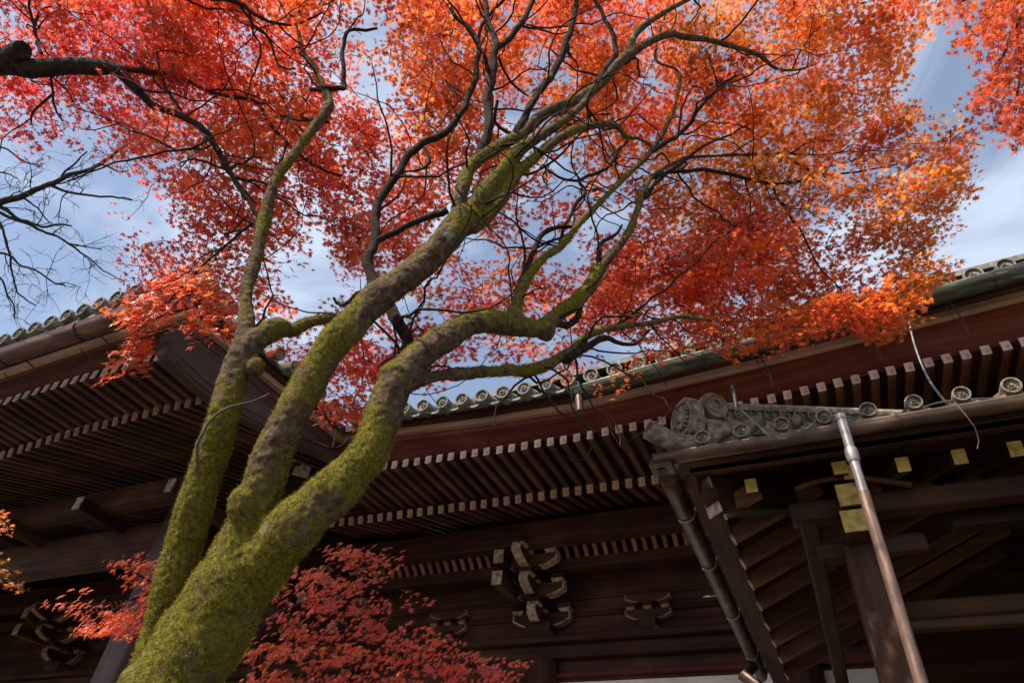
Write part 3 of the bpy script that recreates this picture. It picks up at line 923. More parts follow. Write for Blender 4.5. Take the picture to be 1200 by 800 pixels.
# curved brace (the long low arch seen behind the pole)
mb = MB()
mb.tube([(x, 4.64, 2.49 + HC + .10 * math.sin(math.pi * (x + .1) / .8)) for x in np.linspace(0.05, .78, 9)], .022, 8)
o = mb.build('curved_brace', W_GATEZ, gate)
# pillar and its blocks
px0, py0 = .235, 4.95
o = MB().box(.265, .47, py0 - .09, py0 + .10, .15, 2.2 + HC).build('pillar', W_GATEZ, gate); bevel(o, .02, 2)
bevel(MB().box(.185, .55, py0 - .17, py0 + .18, 0, .15).build('pillar_base', STONE, o), .02)
for x in (2.6, 5.2):
    o = MB().box(x - .09, x + .1, py0 - .09, py0 + .10, .15, 2.28 + HC).build('pillar', W_GATEZ, gate); bevel(o, .02, 2)
    bevel(MB().box(x - .17, x + .18, py0 - .17, py0 + .18, 0, .15).build('pillar_base', STONE, o), .02)
for (x, y, z) in ((.20, 8.8, 0),):
    o = MB().box(x - .09, x + .1, y - .09, y + .10, .15, 2.34 + HC).build('pillar', W_GATEZ, gate)
    MB().box(x - .17, x + .18, y - .17, y + .18, 0, .15).build('pillar_base', STONE, o)
PXC = .375
for (z, w, y0, h) in ((2.62, .09, 4.56, .09), (2.43, .125, 4.60, .155), (2.255, .155, 4.64, .15)):
    o = MB().box(PXC - w / 2, PXC + w / 2, y0, 5.1, z - h / 2 + HC, z + h / 2 + HC).build('bearing_block', W_GATEZ, gate); bevel(o, .012, 2)
    MB().box(PXC - w / 2 - .003, PXC + w / 2 + .003, y0 - .008, y0 + .004, z - h / 2 - .003 + HC, z + h / 2 + .003 + HC).build('painted_end', YEL, o)
# sloping rods / battens in the dark back part
for i in range(8):
    o = MB().beam((.55 + i * .42, 5.6, 1.9 + HC), (1.5 + i * .42, 8.8, 2.9 + HC), .06, .07).build('inner_rafter', W_GATEY, gate)
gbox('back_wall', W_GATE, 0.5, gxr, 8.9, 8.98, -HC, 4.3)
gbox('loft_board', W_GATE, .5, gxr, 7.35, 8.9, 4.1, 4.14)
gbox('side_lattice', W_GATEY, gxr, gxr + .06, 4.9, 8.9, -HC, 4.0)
# tiled roof
GT = .277
gd = disc_mesh(.056, .16, TILEW, 10)
xs_g = [.144 * 4.3 + GT * k for k in range(-6, 20)]
grf = MB()
for x in xs_g:
    if x < GX + .15: continue
    z = 2.815 + HC
    if x < 3.4: place_tile(gd, Vector((x, GY - .01, z)), 0, gate, pitch=.08, s=random.uniform(.95, 1.05))
    L = min(3.2, .25 + (x - GX))
    grf.tube([(x, GY + .16, z + .03), (x, GY + .16 + L, z + .03 + L * .46)], .053, 8)
    q = []; nn = 7
    for yy, zz in ((GY + .02, z - .01), (GY + .02 + L, z + L * .46)):
        for i in range(nn):
            t = i / (nn - 1); q.append(Vector((x + t * GT, yy, zz - .05 * math.sin(math.pi * t))))
    q2 = [p - Vector((0, 0, .03)) for p in q]
    fs = []
    for i in range(nn - 1):
        fs += [(i, i + 1, nn + i + 1, nn + i), (2 * nn + i, 3 * nn + i, 3 * nn + i + 1, 2 * nn + i + 1), (i, 2 * nn + i, 2 * nn + i + 1, i + 1)]
    grf.add(q + q2, fs)
for k in range(18):
    y = GY + .38 + GT * k
    z = 2.84 + HC
    L = min(3.2, .2 + (y - GY))
    if y < 8.4: place_tile(gd, Vector((GX + .02, y, z - .01)), -math.pi / 2, gate, pitch=.08, s=random.uniform(.95, 1.05))
    grf.tube([(GX + .2, y, z + .04), (GX + .2 + L, y, z + .04 + L * .46)], .053, 8)
    grf.hexa([(GX + .04, y - .02, z - .06), (GX + .04, y + GT, z - .06), (GX + L, y + GT, z - .06 + L * .46), (GX + L, y - .02, z - .06 + L * .46),
              (GX + .04, y - .02, z - .03), (GX + .04, y + GT, z - .03), (GX + L, y + GT, z - .03 + L * .46), (GX + L, y - .02, z - .03 + L * .46)])
grf.box(GX + 3.1, gxr, 7.2, 7.5, 4.2 + HC - .0, 4.5 + HC)
grf.build('tile_roof', TILEW, gate)
# corner tile poking out diagonally
cd = disc_mesh(.070, .30, TILEW, 10)
place_tile(cd, Vector((-.87, 4.17, 2.945 + HC)), -math.pi / 4, gate, pitch=-.25, name='corner_tile', s=1.12)
mb = MB()
pts = [Vector((-.80, 4.25, 2.87 + HC)), Vector((-.60, 4.28, 2.83 + HC)), Vector((-.42, 4.27, 2.84 + HC)), Vector((-.30, 4.27, 2.90 + HC))]
mb.tube(pts, [.045, .05, .05, .04], 8)
mb.tube([Vector((-.80, 4.27, 2.94 + HC)), Vector((-.55, 4.34, 2.90 + HC)), Vector((-.38, 4.34, 2.93 + HC))], [.03, .035, .03], 8)
mb.build('corner_eave_tile', TILEW, gate)
# descending corner ridge
r0 = Vector((-.56, 4.46, 3.05 + HC)); rd = Vector((1, 1, .43)); rdn = rd.normalized()
rs = Vector((1, -1, 0)).normalized()          # side that faces the viewer
mb = MB()
Lr = 2.6
up = Vector((0, 0, 1))
for (w, z0, z1) in ((.30, -.10, .0), (.24, .002, .05), (.20, .052, .15), (.25, .152, .185)):
    a = r0 + up * ((z0 + z1) / 2)
    mb.beam(a, a + rdn * Lr, w, z1 - z0)
mb.tube([r0 + up * .21, r0 + rdn * Lr + up * .21], .075, 12)
ridge = mb.build('corner_ridge', TILEW, gate)
rdisc = disc_mesh(.052, .05, TILEW, 0, True)
for k in range(9):
    o = bpy.data.objects.new('ridge_disc', rdisc); COL.objects.link(o); o.parent = ridge
    p = r0 + rdn * (.20 + .165 * k) + rs * .125 + up * .10
    o.matrix_local = Matrix.Translation(p) @ Matrix.Rotation(math.pi / 4, 4, 'Z') @ Matrix.Rotation(random.uniform(0, 6), 4, 'Y')
# flower end tile (onigawara): shield + petals + side scroll
mb = MB()
f0 = r0 - rdn * .05 + up * .06
A_ = rs; B_ = up; C_ = -Vector((1, 1, 0)).normalized()
sh = [(-.13, -.14), (.13, -.14), (.165, -.05), (.165, .08), (.12, .18), (.05, .235), (-.05, .235), (-.12, .18), (-.165, .08), (-.165, -.05)]
mb.sweep([(f0 + C_ * -.02, A_, B_), (f0 + C_ * .05, A_, B_), (f0 + C_ * .07, A_ * .92, B_ * .94)], sh)
shield = mb.build('ridge_end_tile', TILEW, gate)
mb = MB()
fc = f0 + C_ * .075 + B_ * .04
rim = [fc + A_ * .135 * math.cos(a) + B_ * .15 * math.sin(a) for a in np.linspace(0, 2 * math.pi, 25)]
mb.tube(rim, .014, 6)
for k in range(16):
    a = 2 * math.pi * k / 16
    dv = A_ * math.cos(a) + B_ * math.sin(a)
    mb.tube([fc + dv * .03, fc + dv * .06 + C_ * .012, fc + dv * .09 + C_ * .010, fc + dv * .108], [.006, .0125, .016, .005], 6)
mb.tube([fc, fc + C_ * .018, fc + C_ * .03], [.035, .033, .012], 12)
mb.build('flower', TILEW, shield)
mb = MB()
sc = r0 + rdn * .10 + up * .17 + rs * .06
mb.tube([sc - rs * .12, sc + rs * .10], .115, 18)
for k in range(1):
    sp = [sc + rs * .105 + (rdn * math.cos(a) + up * math.sin(a)) * (.105 - .013 * a / 1.6) for a in np.linspace(0, 11.5, 48)]
    mb.tube(sp, .009, 5)
mb.build('scroll', TILEW, shield)
mb = MB(); pz = P(858, 452, 4.6); mb.tube([pz, pz + Vector((0, 0, -.22))], .014, 8); mb.build('copper_stub', GREENCU, ridge)
# loose cable draped along the ridge
mb = MB()
pp = [P(868, 480, 4.75), P(885, 495, 4.7), P(905, 512, 4.55), P(930, 512, 4.5), P(948, 500, 4.55), P(965, 488, 4.6), P(985, 487, 4.6), P(1010, 492, 4.6), P(1060, 484, 4.65), P(1108, 470, 4.7), P(1180, 466, 4.7)]
mb.tube([q for q, r in catmull([(p, .007) for p in pp], .05)], .007, 6)
mb.build('ridge_cable', mottled('green_cable', ((.12, .15, .12), (.2, .25, .2), (.3, .35, .28)), 8, .5), gate)
# carved outlet at the foot of the side gutter
mb = MB(); q = Vector((GX + .0, 8.75, 2.60 + HC))
mb.tube([q, q + Vector((-.1, -.1, -.15)), q + Vector((.1, -.15, -.3)), q + Vector((.14, -.15, -.6))], [.08, .075, .06, .05], 10)
mb.build('gutter_outlet', BRCU, g2)
mb = MB(); q = P(846, 697, 5.6); mb.tube([q, P(824, 699, 5.6)], .007, 6); mb.build('nail', PALEMETAL, gate)
keep(gate)

# long pole standing in front of the small roof
top = Vector((.106 * 4.03, 4.03, .668 * 4.03 + HC))
base = Vector((.088 * 4.03, 4.03, 0.0))
dr = (base - top).normalized()
pole = thing('metal_pole', base, 'long metal pole with a coupling, standing in front of the small roof and its gutter', 'pole')
mid = top + dr * .30; mid2 = top + dr * .56
mb = MB(); mb.tube([top, mid], .030, 16); mb.tube([top + dr * -.004, top + dr * .03], .034, 16); mb.build('upper_tube', STEEL, pole)
mb = MB(); mb.tube([mid - dr * .05, mid - dr * .03, mid + dr * .03, mid + dr * .05], [.034, .040, .040, .034], 16); mb.build('coupling', STEEL, pole)
mb = MB(); mb.tube([mid + dr * .05, mid2], .029, 16); mb.build('steel_sleeve', STEEL, pole)
mb = MB(); mb.tube([mid2, base], .033, 16); mb.build('lower_tube', RUSTPIPE, pole)
keep(pole)

# white cable from the big gutter to the small roof
def ep(u, v, y):
    p = P(u, v, 1) - Vector((0, 0, HC)); k = y / p.y; return Vector((p.x * k, y, p.z * k + HC))
mb = MB()
cp = [ep(1065, 376, 6.45), ep(1070, 398, 6.2), ep(1078, 422, 5.8), ep(1090, 447, 5.2), ep(1108, 471, 4.6)]
mb.tube([q for q, r in catmull([(p, .01) for p in cp], .08)], .0085, 8)
tag(mb.build('hanging_cable', CABLE), 'thin white cable hanging in a curve from the green gutter', 'cable')

# ================================================================== TREES
def leaf_template(n=7, seed=0):
    """palmate star leaf in its own plane, about 1 unit across; returns verts, tris"""
    if n == 7:
        ang = [-138, -92, -45, 0, 45, 92, 138]; ln = [.26, .42, .52, .58, .52, .42, .26]
    else:
        ang = [-120, -58, 0, 58, 120]; ln = [.34, .50, .58, .50, .34]
    vs = [(0, 0, 0)]
    k = len(ang)
    vs.append((0.02, -.10, 0.0))
    for i in range(k):
        a = math.radians(90 - ang[i])
        vs.append((ln[i] * math.cos(a), ln[i] * math.sin(a), -.09 * ln[i] * 2))
        if i < k - 1:
            b = math.radians(90 - (ang[i] + ang[i + 1]) / 2)
            r = .15
            vs.append((r * math.cos(b), r * math.sin(b), .02))
    m_ = len(vs)
    tr = [(0, i + 1, i) for i in range(1, m_ - 1)] + [(0, 1, m_ - 1)]
    return np.array(vs), np.array(tr)
TEMPL = {5: leaf_template(5), 7: leaf_template(7)}

STOPS = np.array([0., .3, .55, .8, 1.])
SCOL = np.array([(0.60, 0.075, 0.060), (0.76, 0.145, 0.068), (0.76, 0.205, 0.050), (0.66, 0.25, 0.040), (0.62, 0.35, 0.07)])
def build_leaves(name, pos, nrm, size, tint, mat, parent, lobes=5, toward=None):
    """pos (N,3), nrm (N,3) unit, size (N), tint (N) -> one mesh"""
    N = len(pos)
    tv, tt = TEMPL[lobes]
    nrm = nrm / np.linalg.norm(nrm, axis=1, keepdims=True)
    rv = rng.normal(size=(N, 3)); a = rv - nrm * (rv * nrm).sum(1, keepdims=True); a /= np.linalg.norm(a, axis=1, keepdims=True)
    b = np.cross(nrm, a)
    curl = rng.uniform(-.5, 1.9, N)
    wd = rng.uniform(.8, 1.05, N)
    V = pos[:, None, :] + size[:, None, None] * (tv[None, :, 0:1] * wd[:, None, None] * a[:, None, :] + tv[None, :, 1:2] * b[:, None, :] + tv[None, :, 2:3] * curl[:, None, None] * nrm[:, None, :])
    nv, ntri = len(tv), len(tt)
    V = V.reshape(-1, 3)
    F = (tt[None] + (np.arange(N) * nv)[:, None, None]).reshape(-1)
    me = bpy.data.meshes.new(name)
    me.vertices.add(len(V)); me.vertices.foreach_set('co', V.astype(np.float32).ravel())
    me.loops.add(len(F)); me.loops.foreach_set('vertex_index', F.astype(np.int32))
    me.polygons.add(N * ntri)
    me.polygons.foreach_set('loop_start', (np.arange(N * ntri) * 3).astype(np.int32))
    me.update(calc_edges=True)
    tint = np.clip(tint + rng.normal(0, .10, N), 0, 1)
    c = np.stack([np.interp(tint, STOPS, SCOL[:, k]) for k in range(3)], 1)
    vn = np.array([noise.noise(Vector(p) * 2.3) + .5 * noise.noise(Vector(p) * 6) for p in pos[::3]]); vn = np.repeat(vn, 3)[:N]
    c *= (rng.uniform(.62, 1.12, N) * np.clip(1.0 + .6 * vn, .58, 1.25))[:, None]
    c[:, 1] *= np.clip(1.0 + .5 * np.repeat(np.array([noise.noise(Vector(p) * 1.3 + Vector((7, 3, 1))) for p in pos[::3]]), 3)[:N], .6, 1.5)
    if toward is not None: c = c * .62 + np.array(toward) * .38 * rng.uniform(.5, 1.3, (N, 1))
    c = np.clip(c, 0, .88)
    cc = np.ones((N, nv, 4), np.float32); cc[:, :, :3] = c[:, None, :]
    at = me.color_attributes.new('leaf_tint', 'FLOAT_COLOR', 'POINT')
    at.data.foreach_set('color', cc.ravel())
    me.materials.append(mat)
    o = bpy.data.objects.new(name, me); COL.objects.link(o); o.parent = parent
    return o

class Skeleton:
    def __init__(s): s.p = np.zeros((0, 3)); s.r = np.zeros(0)
    def add(s, pts, rad):
        s.p = np.vstack([s.p, np.array([tuple(q) for q in pts])]); s.r = np.concatenate([s.r, np.array(rad, float)])
    def near(s, c, nmax=None):
        d = ((s.p - c) ** 2).sum(1); i = int(d.argmin()); return i, math.sqrt(d[i])

def branches_mesh(name, lst, mat, parent, rmin=0.0, n=8, wig=0.0):
    """lst of px branches [(u,v,w,D),...] -> one mesh and resampled lists"""
    mb = MB(); res = []
    for br in lst:
        pts = [(P(u, v, D), max(w * D / FPX / 2, rmin)) for (u, v, w, D) in br]
        rs = catmull(pts, .05)
        if wig:
            rs = [(p + Vector(noise.noise_vector(p * 5)) * wig + Vector(noise.noise_vector(p * 15)) * wig * .35, r) for p, r in rs]
        res.append(rs)
        mb.tube([p for p, r in rs], [r * (1 + .10 * noise.noise(p * 9)) for p, r in rs], n)
    return mb, res

def grow_twigs(skel, centres, mb, r0=.004, kmax=.035, droop=0.0):
    """join every cluster centre to the nearest wood by a crooked twig (nearest first)"""
    d0 = np.array([skel.near(c)[1] for c in centres])
    for i in np.argsort(d0):
        c = centres[i]
        j, d = skel.near(c)
        if d < .06: continue
        a = Vector(skel.p[j]); b_ = Vector(c)
        k = max(3, int(d / .12))
        side = Vector(rng.normal(size=3)) * d * .10
        pts = []
        for t in np.linspace(0, 1, k + 1):
            q = a.lerp(b_, t) + side * math.sin(math.pi * t) + Vector((0, 0, -droop * d * (t * (1 - t)))) 
            if 0 < t < 1: q += Vector(rng.normal(size=3)) * .012
            pts.append(q)
        ra = min(max(skel.r[j] * .7, r0), r0 + .006 * d)
        rad = np.linspace(ra, r0 * .45, k + 1)
        mb.tube(pts, list(rad), 4, cap=False)
        skel.add(pts[1:], rad[1:])

def side_shoots(skel, mb, N, lim, seed_r=(.006, .011), L=(.45, 1.3)):
    """crooked secondary boughs that leave the traced limbs at an angle"""
    idx = np.where((skel.r < .055) & (skel.p[:, 2] > 3.6))[0]
    for k in range(N):
        i = int(rng.choice(idx)); p = Vector(skel.p[i])
        j = min(i + 1, len(skel.p) - 1); t = Vector(skel.p[j]) - p
        if t.length < 1e-6 or t.length > .3: continue
        t.normalize()
        d = (t * .7 + Vector(rng.normal(size=3)) * .75 + Vector((0, 0, .25))).normalized()
        r = min(skel.r[i] * .6, rng.uniform(*seed_r)); ln = rng.uniform(*L); n = int(ln / .09) + 2
        pts = [p]; q = p.copy()
        for m_ in range(n):
            d = (d + Vector(rng.normal(size=3)) * .23).normalized()
            if m_ % 4 == 3: d = (d + Vector(rng.normal(size=3)) * .4).normalized()
            q = q + d * (ln / n); pts.append(q.copy())
        rad = list(np.linspace(r, r * .35, n + 1))
        mb.tube(pts, rad, 5, cap=False); skel.add(pts[1:], rad[1:])

def cluster_leaves(centres, tints, n, spread, size, n0=(0, 0, 1), jit=.45, flat=.35, drop=0.0, nvar=8):
    pos, nr, sz, tn = [], [], [], []
    n0 = np.array(n0, float)
    for c, t in zip(centres, tints):
        k = int(max(4, rng.normal(n, nvar)))
        a = rng.uniform(0, 2 * math.pi, k); r = spread * np.sqrt(rng.uniform(0, 1, k)) * rng.uniform(.75, 1.25)
        tilt = rng.normal(0, .18, 2)
        x = r * np.cos(a); y = r * np.sin(a)
        z = x * tilt[0] + y * tilt[1] + rng.normal(0, flat * spread * .35, k) - drop * rng.uniform(0, 1, k)
        pos.append(np.stack([c[0] + x, c[1] + y, c[2] + z], 1))
        nr.append(n0 + rng.normal(0, jit, (k, 3)) + np.array([tilt[0], tilt[1], 0]))
        sz.append(size * rng.uniform(.65, 1.25, k)); tn.append(np.full(k, t) + rng.normal(0, .05))
    return np.concatenate(pos), np.concatenate(nr), np.concatenate(sz), np.concatenate(tn)

# ---- coverage of the crown as read from the photograph, 50 px cells
COV = """
668998777888798878998620
677998676799699799998500
556899786699797999999720
003899988789778789989970
001798887788557689898760
000887656745755899987850
000565325246788999878830
000000435534788999867300
000000124344333543000000
000000023000000000000000
"""
GRID = np.array([[int(ch) for ch in ln] for ln in COV.strip().split('\n')], float)
GAPS = [(640, 80, 30, 15), (762, 95, 20, 14), (445, 105, 22, 30), (530, 300, 26, 26), (372, 290, 26, 34), (665, 195, 14, 22), (955, 157, 9, 11),
        (297, 48, 12, 20), (356, 112, 12, 12), (1082, 202, 14, 8), (490, 330, 18, 18), (225, 106, 12, 9), (355, 235, 14, 12), (440, 190, 9, 12),
        (690, 262, 26, 14), (735, 250, 20, 14), (545, 55, 10, 8), (818, 8, 16, 12), (400, 330, 18, 12), (930, 240, 10, 8), (715, 400, 30, 10), (590, 460, 60, 14), (480, 470, 40, 14)]
def cover(u, v):
    x = u / 50 - .5; y = v / 50 - .5
    x0 = int(math.floor(x)); y0 = int(math.floor(y)); fx = x - x0; fy = y - y0
    def gg(a, b): return GRID[min(max(b, 0), 9), min(max(a, 0), 23)]
    c = (gg(x0, y0) * (1 - fx) + gg(x0 + 1, y0) * fx) * (1 - fy) + (gg(x0, y0 + 1) * (1 - fx) + gg(x0 + 1, y0 + 1) * fx) * fy
    c /= 9
    for (gu, gv, ru, rv) in GAPS:
        q = ((u - gu) / ru) ** 2 + ((v - gv) / rv) ** 2
        if q < 1.5: c *= max(0.0, q - .75) / .75 if q > .75 else 0.0
    if u > np.interp(v, [0, 20, 60, 100, 130, 150, 190, 250, 300, 330, 370, 400], [1100, 1100, 1082, 1050, 1080, 1125, 1125, 1118, 1118, 1098, 1050, 960]) : return 0
    if u > 740 and v > np.interp(u, [740, 800, 850, 900, 950, 1000, 1040, 1080, 1130], [415, 402, 398, 396, 385, 368, 380, 340, 312]): return 0
    return c
TPTS = np.array([(60, 150, .05), (150, 40, .18), (230, 60, .30), (250, 150, .42), (300, 180, .45), (330, 60, .3), (180, 210, .12), (200, 290, .15), (300, 250, .18),
                 (380, 230, .12), (420, 130, .22), (420, 60, .38), (520, 130, .5), (560, 60, .45), (600, 30, .45), (480, 250, .25), (600, 110, .32), (690, 30, .36), (700, 60, .4), (760, 130, .5),
                 (680, 180, .55), (800, 60, .55), (860, 80, .55), (900, 30, .62), (950, 130, .62), (850, 180, .68), (830, 120, .72), (1000, 90, .52), (1060, 130, .48), (1080, 180, .55),
                 (1080, 240, .52), (1000, 230, .6), (900, 220, .62), (830, 250, .45), (760, 250, .45), (700, 320, .42), (640, 300, .42), (560, 330, .42), (800, 300, .34), (860, 320, .38),
                 (760, 380, .36), (950, 300, .5), (1040, 320, .62), (1040, 370, .74), (930, 370, .50), (850, 390, .42), (620, 400, .28), (520, 420, .15), (440, 390, .12), (360, 350, .25), (420, 470, .08)])
DPTS = np.array([(60, 150, 4.9), (200, 200, 4.7), (300, 100, 5.2), (400, 50, 5.5), (500, 150, 5.5), (600, 50, 5.9), (700, 150, 5.9), (800, 100, 6.0), (950, 100, 5.9),
                 (1100, 50, 5.7), (1100, 250, 5.1), (1000, 300, 5.0), (900, 300, 5.3), (800, 250, 5.8), (700, 350, 5.6), (600, 380, 5.3), (450, 350, 5.0), (450, 450, 4.9),
                 (350, 330, 4.8), (250, 250, 4.7), (1030, 370, 4.7), (150, 30, 4.9), (850, 380, 5.2)])
def idw(T, u, v, p=2.6):
    d = ((T[:, 0] - u) ** 2 + (T[:, 1] - v) ** 2) + 60
    w = d ** (-p / 2); return float((T[:, 2] * w).sum() / w.sum())

# ---- main maple: stems as seen (u, v, width in px, depth)
STEMS = [
 # central leaning stem
 [(180, 845, 112, 2.72), (207, 800, 106, 2.80), (242, 741, 101, 2.88), (270, 682, 90, 2.95), (285, 632, 66, 3.0), (300, 588, 51, 3.04), (318, 537, 44, 3.08), (345, 480, 40, 3.16), (375, 432, 38, 3.27), (405, 388, 37.5, 3.38), (443, 350, 36, 3.52), (488, 316, 33, 3.66), (522, 282, 33, 3.80), (541, 256, 33, 3.92)],
 # left stem
 [(170, 800, 46, 2.95), (193, 722, 43, 3.05), (212, 655, 42, 3.12), (231, 588, 43, 3.18), (247, 535, 41, 3.24), (262, 483, 36, 3.3), (270, 448, 33, 3.38), (282, 412, 28, 3.47), (289, 380, 19, 3.58), (289, 345, 15, 3.7), (299, 303, 16, 3.86), (307, 267, 15, 4.0), (322, 213, 13, 4.2), (346, 178, 12.5, 4.35), (369, 149, 12, 4.5), (385, 124, 11, 4.6), (380, 107, 9, 4.7), (367, 78, 6.5, 4.85), (353, 53, 6, 5.0), (347, 17, 5, 5.2)],
 [(272, 440, 24, 3.4), (292, 408, 28, 3.48), (310, 392, 26, 3.54), (326, 383, 24, 3.6), (343, 387, 19, 3.68), (365, 377, 14, 3.78), (397, 372, 11, 3.95), (420, 366, 8, 4.1)],
 # right stem
 [(282, 700, 50, 2.97), (310, 656, 62, 2.95), (343, 617, 61, 2.96), (377, 586, 59, 3.0), (408, 557, 55, 3.05), (431, 526, 50, 3.1), (446, 492, 44, 3.17), (457, 460, 40, 3.24), (472, 437, 38, 3.3), (496, 413, 35, 3.38), (520, 396, 33, 3.48), (550, 380, 30, 3.6), (580, 376, 28, 3.7), (610, 381, 25, 3.82), (636, 384, 20, 3.95), (655, 367, 19, 4.08), (679, 348, 17, 4.2), (703, 317, 14, 4.42), (720, 296, 11, 4.55), (738, 270, 9, 4.7), (750, 236, 7.5, 4.85), (764, 207, 6.5, 5.0), (797, 188, 5.5, 5.2), (830, 183, 5, 5.35), (907, 180, 4, 5.5), (967, 181, 3, 5.6), (1023, 171, 2, 5.7)],
 # lower lateral
 [(468, 452, 20, 3.3), (488, 446, 18, 3.36), (512, 440, 16, 3.42), (550, 438, 15.5, 3.55), (588, 434, 14.5, 3.7), (633, 430, 13, 3.88), (660, 416, 11.5, 4.02), (688, 394, 9.5, 4.2), (722, 384, 8.5, 4.35), (767, 378, 7.5, 4.5), (800, 371, 6, 4.65), (850, 377, 3.5, 4.85), (902, 374, 2.5, 5.0)],
 # right of the fork, upper
 [(594, 385, 18, 3.76), (604, 364, 16, 3.84), (613, 335, 13, 3.95), (632, 307, 11, 4.1), (660, 286, 9.5, 4.25), (678, 264, 8.5, 4.4), (701, 239, 8, 4.55), (733, 207, 8, 4.75), (762, 178, 7, 4.95), (780, 150, 6, 5.1), (793, 117, 5, 5.3), (795, 84, 4.6, 5.45), (770, 72, 4.2, 5.5), (770, 50, 3.6, 5.6), (787, -5, 3, 5.8)],
 # fork 1 off the central stem
 [(541, 262, 24, 3.9), (534, 244, 19, 3.98), (543, 217, 17.5, 4.1), (555, 192, 16, 4.2), (577, 176, 14.5, 4.3), (613, 156, 14, 4.45), (642, 131, 13, 4.6), (677, 117, 12.5, 4.75), (702, 99, 12, 4.85), (727, 73, 12, 5.0), (751, 55, 9.5, 5.1), (783, 40, 9, 5.2), (800, 43, 8, 5.25), (837, 49, 7, 5.35), (887, 64, 6, 5.45), (908, 80, 5, 5.5), (933, 82, 4, 5.55), (955, 76, 3, 5.6)],
 [(728, 74, 9, 5.0), (747, 38, 9, 5.15), (770, 20, 8, 5.25), (802, 1, 6, 5.4), (830, -14, 5, 5.5)],
 # fork 2
 [(545, 264, 24, 3.92), (553, 246, 21, 4.0), (570, 223, 20, 4.1), (592, 198, 18, 4.2), (608, 177, 16, 4.3), (633, 160, 13, 4.42), (658, 143, 11, 4.55), (684, 122, 9, 4.7), (697, 106, 7, 4.8)],
 # fork 3
 [(552, 266, 22, 3.94), (570, 254, 18, 4.02), (588, 232, 16.5, 4.1), (607, 203, 14, 4.22), (633, 180, 12, 4.35), (660, 160, 11, 4.48), (684, 148, 9.5, 4.6), (720, 146, 8, 4.75), (733, 160, 6.5, 4.82), (750, 163, 5.5, 4.9), (764, 171, 5, 5.0)],
]
